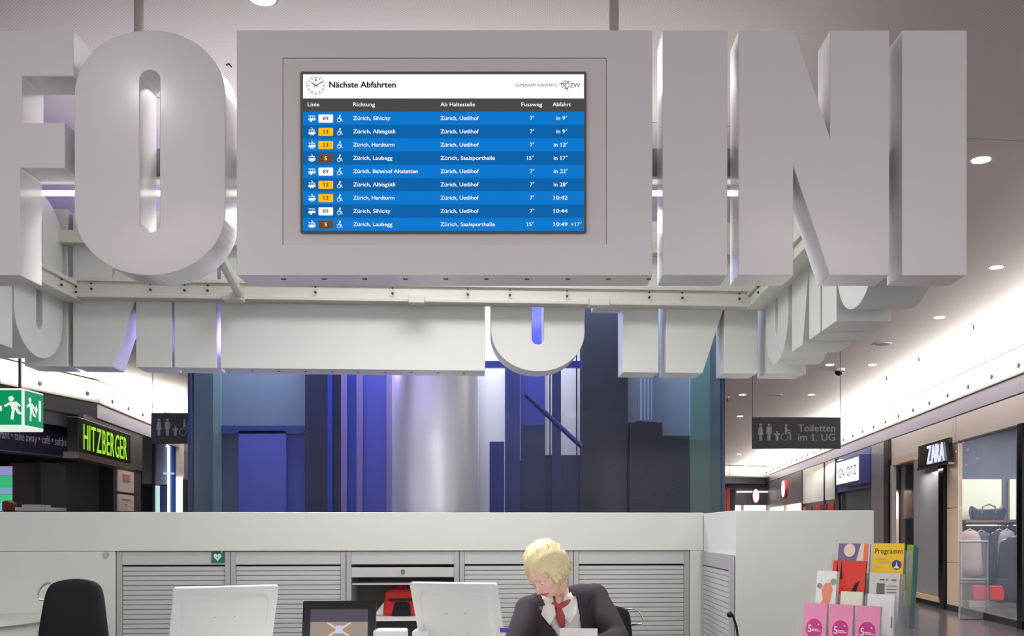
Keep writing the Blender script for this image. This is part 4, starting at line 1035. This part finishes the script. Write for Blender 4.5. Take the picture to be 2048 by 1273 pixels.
# handbag on the shelf
hb_ = thing('handbag', 'dark blue handbag standing on the shop shelf behind glass', 'handbag', (q(1966), 18.42, qz(1041)))
hb_.scale = (1.2, 1.1, 1.15)
MB().prism([(-.23, 0), (.23, 0), (.26, .14), (.24, .22), (.16, .17), (-.16, .17), (-.24, .22), (-.26, .12)], -.06, .06).build('bag_body', mat('navy_leather', (44, 52, 70), rough=.3), hb_, bevel=.02)
MB().tube([(-.1, -.05, .1), (-.09, -.06, .2), (0, -.06, .24), (.09, -.06, .2), (.1, -.05, .1)], .014, 8).build('handle', mat('olive_leather', (110, 116, 104), rough=.4), hb_)
def garment(label, cat, px, ztop, zbot, w_, c, yo=0, red=None):
    t = thing(cat, label, cat, (q(px), 18.28+yo, ztop))
    H_ = ztop-zbot
    b = MB(); n = 14; rows_ = []
    for k in range(6):
        f_ = k/5; ww = w_*(.28 if k == 0 else .5+.12*f_); row = []
        for i in range(n):
            a = 2*PI*i/n; rp = 1+.12*math.sin(5*a+px)*f_
            row.append(b.bm.verts.new((ww*math.cos(a)*rp, .055*math.sin(a)*(1+f_*.6)*rp, -H_*f_-.02*(k > 4)*math.sin(3*a))))
        rows_.append(row)
        if k == 0:
            row2 = [b.bm.verts.new((w_*.5*math.cos(2*PI*i/n), .05*math.sin(2*PI*i/n), -.10)) for i in range(n)]; rows_.append(row2)
    for A, B in zip(rows_, rows_[1:]):
        for i in range(n): b.bm.faces.new((A[i], A[(i+1) % n], B[(i+1) % n], B[i]))
    b.bm.faces.new(rows_[0][::-1]); b.bm.faces.new(rows_[-1])
    b.build('cloth', mat('cloth_%d_%d_%d' % c, c, rough=.85, noise=.2, nscale=9), t, smooth=True)
    MB().tube([(-w_*.42, 0, -.05), (0, 0, .03), (w_*.42, 0, -.05)], .01, 6).build('hanger', M_tan, t); MB().tube([(0, 0, .03), (0, 0, .08), (.02, 0, .1)], .004, 6).build('hook', M_chrome, t)
    return t
zr = qz(1062)
garment('pale pinkish coat, leftmost on the shop clothes rail', 'coat', 1925, zr, qz(1150), .36, (176, 158, 160))
garment('dark slate coat hanging second on the shop rail', 'coat', 1950, zr-.02, qz(1163), .36, (74, 78, 104), .06)
garment('black jacket with red label hanging mid rail', 'jacket', 1983, zr, qz(1168), .34, (46, 48, 68), .0)
garment('light grey blue shirt hanging near the dark shop column', 'shirt', 1995, zr, qz(1150), .30, (150, 152, 168), -.06)
garment('long dark navy pleated dress on the right of the rail', 'dress', 2008, qz(1075), qz(1200), .62, (34, 38, 54), -.22)
garment('white shirt at the right photo edge on the shop rail', 'shirt', 2040, zr, qz(1145), .3, (216, 216, 214), .0)
for px, n_ in ((1932, 'left'), (1965, 'right')):
    t = tag(MB().prism([(-.11, 0), (.11, 0), (.13, .12), (.1, .26), (-.1, .26), (-.13, .12)], -.05, .05).build('red_bag', M_red, None, loc=(q(px), 18.05, qz(1198)), bevel=.02), 'red bag low behind the shop gate, the %s of two' % n_, 'bag')
t = tag(MB().box(-.02, .02, -.02, .02, 0, qz(1198)).build('bag_rack', M_chrome, None, loc=(q(1948), 18.05, 0)), 'thin upright rack under the two red bags', 'rack')
cc_ = thing('shop_column', 'dark slim column inside the clothes shop near the right edge', 'column', (q(2016), 18.0, 0))
MB().box(-.09, .09, -.09, .09, 0, 3.2).build('column_body', mat('slate_blue_paint', (52, 60, 84), rough=.4), cc_)
for i, (px, py) in enumerate(((1926, 886), (1935, 900), (1954, 918), (1932, 931), (1912, 904), (2039, 944))):
    t = tag(MB().ball((0, 0, 0), .017, u=10, v=6).build('pink_light', glow('pink_glow', (240, 110, 190), .95), None, loc=(X(px, 16.9), 16.9, zat(py, 16.9)), smooth=True), ['small pink glowing ball light at the top of the shop window', 'small pink glowing ball light above the white shop box', 'biggest looking pink ball light, below the pale shop bar', 'lowest pink ball light in the shop window', 'leftmost pink ball light beside the tan pilaster', 'pink ball light at the right edge of the photo'][i], 'light')
    MB().tube([(0, 0, .02), (0, 0, 3.2-zat(py, 16.9))], .002, 5).build('light_cord', M_screw, t)
# anti-theft gate
gt_ = thing('security_gate', 'silver framed anti-theft gate standing before the clothes shop window', 'gate', (X(1947, 15.8), 15.8, 0))
gw = .21; zt_ = zat(1084, 15.8)
for s_ in (-gw, gw): MB().tube([(s_, 0, 0), (s_, 0, zt_)], .016, 8).build('upright', M_alu, gt_)
for z_ in (zt_, zat(1160, 15.8), zat(1166, 15.8)): MB().tube([(-gw, 0, z_), (gw, 0, z_)], .014, 8).build('crossbar', M_alu, gt_)
MB().box(-gw, gw, -.04, .04, 0, zat(1240, 15.8)).build('gate_foot', M_alu, gt_, bevel=.004)
MB().box(-gw+.02, gw-.02, -.004, .004, zat(1238, 15.8), zt_-.02).build('clear_sheet', M_glass, gt_)

# second shop on the right: projecting light sign
s2 = right('sign_box_shop_front', 'grey panelled shop front with a glowing white sign, left of the clothes shop', 'shop front')
for d0, d1 in ((21.92, 22.6), (22.62, 23.3)): rb_(s2, 'grey_panel', d0, d1, 0, .05, 0, 3.2, M_stone, bevel=.004)
rb_(s2, 'window_pane', 23.35, 27.2, .1, .12, .1, 2.3, M_shopglass)
rb_(s2, 'window_back', 23.4, 27.2, 1.2, 1.25, .1, 2.3, mat('reddish_interior', (150, 104, 98), rough=.6))
for d0 in (24.2, 25.4, 26.4): rb_(s2, 'display_post', d0, d0+.25, 1.0, 1.1, .1, 2.3, M_tan)
rb_(s2, 'floor_display', 23.4, 27.2, .7, 1.0, .1, 1.6, mat('peach_display', (226, 198, 168), rough=.6))
M_blu = mat('deep_blue_panel', (24, 44, 130), rough=.25)
rb_(s2, 'blue_fascia', 23.35, 27.3, 0, .05, 2.3, 3.2, M_blu)
n2 = right('glowing_shop_sign', 'bright white rectangular light sign on a blue fascia right of the toilet sign', 'sign')
rb_(n2, 'sign_case', 23.36, 26.0, -.25, -.005, 2.40, 3.03, mat('sign_navy', (34, 40, 100), rough=.3))
rb_(n2, 'sign_face', 23.42, 25.9, -.262, -.251, 2.46, 2.98, glow('sign_white_glow', (246, 248, 255), 1.6))
letters('dark_letter', 'IGN OTZ', -25.7*SC, -23.6*SC, 2.6, .22, mat('slate_letters', (90, 100, 150), rough=.5, emit=.5), n2, -.264, .004, .14)
area('shop_lighting', (RX(25)+.7, 25, 2.25), (0, 0, 0), .8, 3, 160)
area('fill_lighting', (RX(29)-.25, 30, 3.18), (0, math.radians(20), 0), .15, 5, 60)
# third: white metallic panels with red and dark display under
s3 = right('metal_panel_shop_front', 'shining pale metal panels over dark and red shop windows', 'shop front')
M_shine = mat('shiny_pale_metal', (240, 240, 234), rough=.25, metal=.15)
for i, (d0, d1) in enumerate(((27.35, 28.9), (28.95, 30.8), (30.85, 32.7))): rb_(s3, 'metal_panel', d0, d1, 0, .05, 2.15, 3.2, M_shine)
rb_(s3, 'window_pane', 27.3, 32.7, 0, .02, .1, 2.14, M_dkglass)
for d0, c in ((27.6, (170, 30, 36)), (28.6, (90, 30, 40)), (29.6, (180, 40, 44)), (31, (60, 70, 80)), (31.9, (190, 60, 60))): rb_(s3, 'window_poster', d0, d0+.7, -.02, -.002, .2, 2.05, mat('poster_%d_%d_%d' % c, c, rough=.5))
for d0 in (27.32, 28.93, 32.71): rb_(s3, 'joint_post', d0-.04, d0+.04, -.03, .06, 0, 3.2, M_blackmatt)
# fourth: dark fascia with oval sign, lit window
s4 = right('dark_fascia_shop_front', 'far shop front with dark fascia, oval light sign and white lit window', 'shop front')
rb_(s4, 'fascia_panel', 32.8, 41.2, 0, .05, 2.2, 3.2, mat('charcoal_fascia', (74, 72, 84), rough=.35))
rb_(s4, 'lit_window', 33.2, 41.0, .05, .08, .1, 2.2, glow('window_glow', (255, 248, 236), 1.1))
for d0 in (32.75, 36.5, 41): rb_(s4, 'post', d0-.08, d0+.08, -.02, .1, 0, 2.2, M_tan)
o4 = right('oval_light_sign', 'narrow oval white light sign on the dark fascia of the far right shop row', 'sign')
ov = MB().prism([(-36.3*SC+.34*math.cos(2*PI*i/28), 2.76+.28*math.sin(2*PI*i/28)) for i in range(28)], -.1, -.01).build('oval_face', glow('oval_glow', (255, 250, 255), 1.6), o4)
MB().prism([(-36.3*SC+.38*math.cos(2*PI*i/28), 2.76+.31*math.sin(2*PI*i/28)) for i in range(28)], -.08, -.005).build('oval_rim', M_red, o4)
# end of the corridor
ew = thing('corridor_end_shop', 'small far shop front closing the corridor under the toilet sign', 'shop front', (0, 41.6, 0))
e = lambda px: X(px, 41.6); ez = lambda py: zat(py, 41.6)
MB().box(e(1440), e(1548), 0, .1, ez(978), ez(958)).build('dark_soffit', mat('dark_bronze', (60, 52, 56), rough=.5), ew)
MB().box(e(1470), e(1548), 0, .1, ez(1011), ez(978)).build('fascia_panel', mat('charcoal_fascia', (74, 72, 84)), ew)
MB().box(e(1473), e(1540), -.06, -.01, ez(986), ez(983)).build('light_line', glow('line_glow', (240, 244, 240), 1.3), ew)
MB().box(e(1470), e(1548), .05, .1, 0, ez(1011)).build('lit_window', glow('window_glow', (255, 248, 236)), ew)
MB().box(e(1452), e(1459), -.1, .1, 0, ez(976)).build('red_post', mat('red_post_paint', (176, 30, 30), rough=.5), ew)
MB().box(e(1459), e(1470), 0, .1, 0, ez(978)).build('dark_recess', M_blackmatt, ew)
MB().box(e(1300), e(1452), 0, .1, 0, 4).build('end_wall', M_cream, ew)
for px in (1485, 1535): MB().box(e(px)-.05, e(px)+.05, 0, .12, 0, ez(1011)).build('window_post', M_tan, ew)
o5 = thing('oval_light_sign', 'oval white light sign with red rim at the end of the right corridor', 'sign', (e(1510), 41.5, ez(993)))
MB().prism([(.115*math.cos(2*PI*i/24), .26*math.sin(2*PI*i/24)) for i in range(24)], -.1, 0).build('oval_face', glow('oval_glow', (255, 250, 255)), o5)
MB().prism([(.14*math.cos(2*PI*i/24), .29*math.sin(2*PI*i/24)) for i in range(24)], -.06, .04).build('oval_rim', M_red, o5)

# ---------------------------------------------------------------- snack bar and shops on the left
LXb = LX(17.6)
A1 = math.atan2(7.0, 1.35)
c1_ = thing('snack_bar', 'dark snack bar front under the bulkhead on the left, behind the exit sign', 'shop front', (LXb-1.35, 10.6, 0), A1)
L1 = math.hypot(7, 1.35)
M_fas = mat('ink_blue_fascia', (48, 48, 68), rough=.3)
MB().box(0, L1, .03, .1, 3.0, 3.22).build('fascia_cornice', M_fas, c1_)
for i in range(4): MB().box(i*L1/4+.004, (i+1)*L1/4-.004, .12, .2, 2.53, 3.0).build('fascia_panel', M_fas, c1_)
MB().box(0, L1, .1, .22, 2.505, 2.528).build('light_edge', mat('steel_blue_trim', (110, 140, 190), rough=.2, metal=.6), c1_)
MB().box(-3, L1+.3, 1.9, 2.0, 0, 3.0).build('dark_back_wall', M_blackmatt, c1_)
MB().box(0, L1, 1.9, .1, 2.48, 2.5).build('dark_soffit', M_blackmatt, c1_)
def at1(px):   # local x on the snack bar line for a photo column
    k = (px-VX)/FPX; dx, dy = math.cos(A1), math.sin(A1)
    ox, oy = LXb-1.35, 10.6; t_ = (k*oy-ox)/(dx-k*dy); return t_
text('fascia_text', 'urant • take away • café • saftbar', at1(8), at1(150), 2.70, .13, mat('fascia_lettering', (190, 184, 220), rough=.6), c1_, y=.118, bold=.0)
A2 = math.atan2(1, -.1276)
def left(name, label, cat): return thing(name, label, cat, (LX(0), 0, 0), A2)
SL = math.sqrt(1+.1276**2)
def lb_(t, name, d0, d1, y0, y1, z0, z1, m, **k): return MB().box(d0*SL, d1*SL, y0, y1, z0, z1).build(name, m, t, **k)
s5 = left('snack_bar_corner', 'black snack bar corner front around the green lettered sign', 'shop front')
lb_(s5, 'fascia_panel', 16.9, 20.7, .02, .1, 2.5, 3.22, M_blackmatt)
lb_(s5, 'corner_pillar', 18.75, 20.7, .05, .3, 0, 2.5, M_blackmatt)
lb_(s5, 'dark_side_wall', 17.6, 18.9, .9, 1.0, 0, 2.5, mat('dark_brown_wall', (44, 36, 34), rough=.4))
hs = left('snack_bar_sign', 'black sign box with bright green lettering HITZBERGER', 'sign')
lb_(hs, 'sign_box', 15.5, 18.45, -.32, -.16, 2.50, 3.02, M_blackgloss, bevel=.004)
lb_(hs, 'sign_base', 15.4, 18.55, -.36, -.14, 2.40, 2.495, mat('taupe_metal', (110, 96, 96), rough=.4))
letters('green_letter', 'HITZBERGER', 15.75*SL, 18.2*SL, 2.56, .38, glow('lime_glow', (158, 226, 44), 1.0), hs, -.322, .004, .16)
for (py0, py1, lb) in ((942, 985, 'upper white poster with a red mark on the black pillar'), (990, 1040, 'lower white poster with small print on the black pillar')):
    t = left('poster', lb, 'poster'); z0, z1 = zat(py1, 19.4), zat(py0, 19.4)
    lb_(t, 'poster_board', 18.95, 20.05, .02, .045, z0, z1, mat('poster_cream', (226, 218, 214), rough=.6, emit=0))
    if py0 == 942: lb_(t, 'red_mark', 19.25, 19.75, .012, .0195, z0+.2, z0+.33, mat('dull_red', (170, 96, 100), rough=.6))
    else: lb_(t, 'grey_print', 19.2, 19.8, .012, .0195, z1-.11, z1-.08, mat('grey_print', (150, 145, 150))); lb_(t, 'yellow_print', 19.4, 19.55, .012, .0195, z1-.22, z1-.17, mat('ochre_print', (200, 160, 60), rough=.6))
ms = thing('menu_screen', 'glowing green and blue screen at the left photo edge in the snack bar', 'screen', (X(5, 15), 15, 0))
k15 = 15/FPX
MB().box(-30*k15, 22*k15, 0, .06, zat(1060, 15), zat(933, 15)).build('screen_case', M_blackmatt, ms)
for i, (a_, b__, c) in enumerate(((933, 952, (150, 150, 200)), (952, 975, (60, 190, 130)), (975, 990, (130, 170, 190)), (990, 1006, (70, 200, 130)), (1006, 1060, (120, 190, 210)))):
    MB().box(-28*k15, 20*k15, -.004, -.001, zat(b__, 15)+.002, zat(a_, 15)-.002).build('picture_strip', glow('menu_%d' % i, c, .9), ms)
MB().box(-.3, .2, 0, .1, 0, zat(1060, 15)).build('screen_stand', M_blackmatt, ms)
# high snack counter with boxes
kc = thing('snack_counter', 'dark snack bar counter behind the left end of the kiosk wall', 'counter', (X(60, 12.4), 12.4, 0))
MB().box(-1.2, 1.2, 0, .6, 0, zat(1023, 12.4)).build('counter_body', M_blackmatt, kc)
for px0, px1, y0_, lb in ((28, 86, 1015, 'white box on the snack counter, left and wider one'), (42, 78, 1010, 'flat white lid lying on the wider box'), (88, 110, 1016, 'small white box with a cool lit face right of the wider box')):
    zt_ = zat(1023, 12.4) if y0_ != 1010 else zat(1015.2, 12.4)
    tag(MB().box(X(px0, 12.4), X(px1, 12.4), 12.42, 12.7, zt_+.001, zat(y0_, 12.4)+(.0 if y0_ != 1010 else 0)).build('white_box', M_plastic, None, bevel=.004), lb, 'box')
tag(MB().prism([(-.07, 0), (.06, 0), (.05, .1), (-.02, .13), (-.07, .12)], -.08, .08).build('bread_loaf', mat('crust_brown', (130, 66, 40), rough=.7), None, loc=(X(4, 12.4), 12.6, zat(1023, 12.4)+.001), bevel=.02), 'brown baked item on the snack counter at the left photo edge', 'bread')
# shop fronts between snack bar and lift shaft
fs = thing('far_left_shop_front', 'narrow slice of grey and blue shop fronts left of the lift shaft', 'shop front', (0, 24, 0))
g = lambda px: X(px, 24); gz = lambda py: zat(py, 24)
MB().box(g(284), g(306), 0, .1, gz(968), gz(860)).build('grey_panel', mat('warm_grey_metal', (150, 142, 142), rough=.3), fs)
MB().box(g(284), g(306), .05, .1, 0, gz(972)).build('dark_window', M_blackmatt, fs)
MB().box(g(306), g(311), -.05, .1, 0, gz(860)).build('post', M_navy, fs)
MB().box(g(311), g(334), 0, .1, gz(970), gz(885)).build('pale_blue_panel', mat('pale_blue_panel', (170, 172, 206), rough=.3), fs)
MB().box(g(311), g(319), 0, .08, 0, gz(972)).build('mint_light', glow('mint_glow', (206, 240, 234), .9), fs)
MB().box(g(319), g(334), .02, .1, 0, gz(972)).build('blue_window', mat('window_night_blue', (40, 58, 110), rough=.2), fs)
MB().box(g(334), g(352), .02, .12, 0, gz(870)).build('navy_panel', mat('navy_gloss', (18, 58, 120), rough=.2), fs)
MB().box(g(352), g(368), .0, .1, gz(955), gz(870)).build('cream_column', M_cream, fs)
MB().box(g(353), g(366), -.04, .0, 0, gz(955)).build('lit_column', glow('column_glow', (240, 250, 250), 1.1), fs)
MB().box(g(368), g(420), .0, .1, 0, gz(860)).build('dark_panel', mat('brown_grey_panel', (96, 86, 84), rough=.5), fs)
MB().box(g(366), g(378), -.02, .0, 0, gz(960)).build('dark_window', M_blackmatt, fs)
nn = thing('neon_line', 'tall white neon light line between the blue shop panels at left', 'light', (g(339), 23.95, 0))
MB().tube([(-.05, 0, gz(892)), (0, 0, gz(894)), (0, 0, .3)], .032, 8).build('neon_tube', glow('neon_white', (236, 246, 255), 1.8), nn)
MB().box(-.12, .12, -.02, .02, gz(950), gz(946)).build('neon_clamp', glow('neon_blue', (170, 200, 255), .9), nn)
MB().box(-.03, .03, -.03, .03, 0, .3).build('neon_foot', M_chrome, nn)


# ---------------------------------------------------------------- ceiling fittings
M_lamp = glow('lamp_face', (255, 252, 244), 14)
dlp = None
spots = [(1962, 320), (1993, 535), (1879, 635), (1660, 730), (1745, 730), (1485, 790), (1623, 790), (1480, 833), (1478, 909), (525, -3)]
desc = ['round ceiling downlight nearest the viewer, right of the rightmost front letter I', 'second nearest downlight at right, above the bright cove', 'third downlight at right, left of the bright ceiling wash',
        'downlight next to the security camera dome, its left neighbour row', 'downlight right of the security camera dome', 'small downlight above the left end of the toilet sign', 'small downlight above the right half of the toilet sign',
        'small downlight just past the ceiling step, left of toilet sign', 'farthest small downlight, low beside the lift shaft', 'downlight at the top edge of the photo above the screen box']
for (px, py), d_ in zip(spots, desc):
    Dd = FPX*(CEIL-CAMZ)/(HY-py)
    if dlp is None:
        dlp = thing('downlight', d_, 'ceiling light', (0, 0, 0), group='round recessed ceiling downlights')
        MB().ring([(.075*math.cos(2*PI*i/24), .075*math.sin(2*PI*i/24)) for i in range(24)], [(.062*math.cos(2*PI*i/24), .062*math.sin(2*PI*i/24)) for i in range(24)], 0, .008).build('trim_ring', M_plastic, dlp).rotation_euler = (PI/2, 0, 0)
        o = MB().tube([(0, 0, -.001), (0, 0, -.004)], .062, 24).build('lamp_face', M_lamp, dlp)
        t = dlp
    else: t = copy_tree(dlp); t['label'] = d_
    t.location = (X(px, Dd), Dd, CEIL)
    l = bpy.data.lights.new('downlight_beam', 'SPOT'); l.energy = 260 if py > 0 else 45; l.spot_size = math.radians(120); l.spot_blend = .8; l.shadow_soft_size = .06; l.color = (1, .96, .9)
    lo = bpy.data.objects.new('downlight_beam', l); COL.objects.link(lo); lo.location = (X(px, Dd), Dd, CEIL-.03)
for (px, py, lb) in ((1947, 655, 'tiny ceiling sprinkler at right, above the bright cove'), (1838, 720, 'tiny ceiling sprinkler right of the downlight pair'), (1773, 758, 'tiny ceiling sprinkler right above the toilet sign'), (1455, 800, 'tiny dark sprinkler beside the upper corner of the lift shaft')):
    Dd = FPX*(CEIL-CAMZ)/(HY-py+6)
    t = thing('sprinkler', lb, 'sprinkler', (X(px, Dd), Dd, CEIL)); s_ = Dd/14
    MB().tube([(0, 0, 0), (0, 0, -.012*s_)], .03*s_, 10).build('rose', M_plastic, t); MB().tube([(0, 0, -.012*s_), (0, 0, -.06*s_)], .008*s_, 6).build('head', M_screw, t); MB().tube([(0, 0, -.06*s_), (0, 0, -.064*s_)], .02*s_, 8).build('deflector', M_screw, t)
for (px, py, lb) in ((1765, 688, 'flat round ceiling speaker grille right of the ring sign'), (1552, 790, 'flat round ceiling grille above the toilet sign')):
    Dd = FPX*(CEIL-CAMZ)/(HY-py); t = thing('ceiling_grille', lb, 'grille', (X(px, Dd), Dd, CEIL))
    MB().tube([(0, 0, 0), (0, 0, -.008)], .12, 24).build('grille_rim', M_plastic, t); MB().tube([(0, 0, -.008), (0, 0, -.011)], .1, 24).build('grille_mesh', mat('grille_grey', (140, 132, 136), rough=.7), t)
Dd = FPX*(CEIL-CAMZ)/(HY-738); t = thing('security_camera', 'dark dome security camera under the ceiling left of a sprinkler', 'camera', (X(1678, Dd), Dd, CEIL))
MB().tube([(0, 0, 0), (0, 0, -.04)], .09, 20).build('camera_base', M_plastic, t); MB().ball((0, 0, -.045), .07).build('camera_dome', M_blackgloss, t, smooth=True)
Dd = FPX*(CEIL-CAMZ)/(HY-55+0);
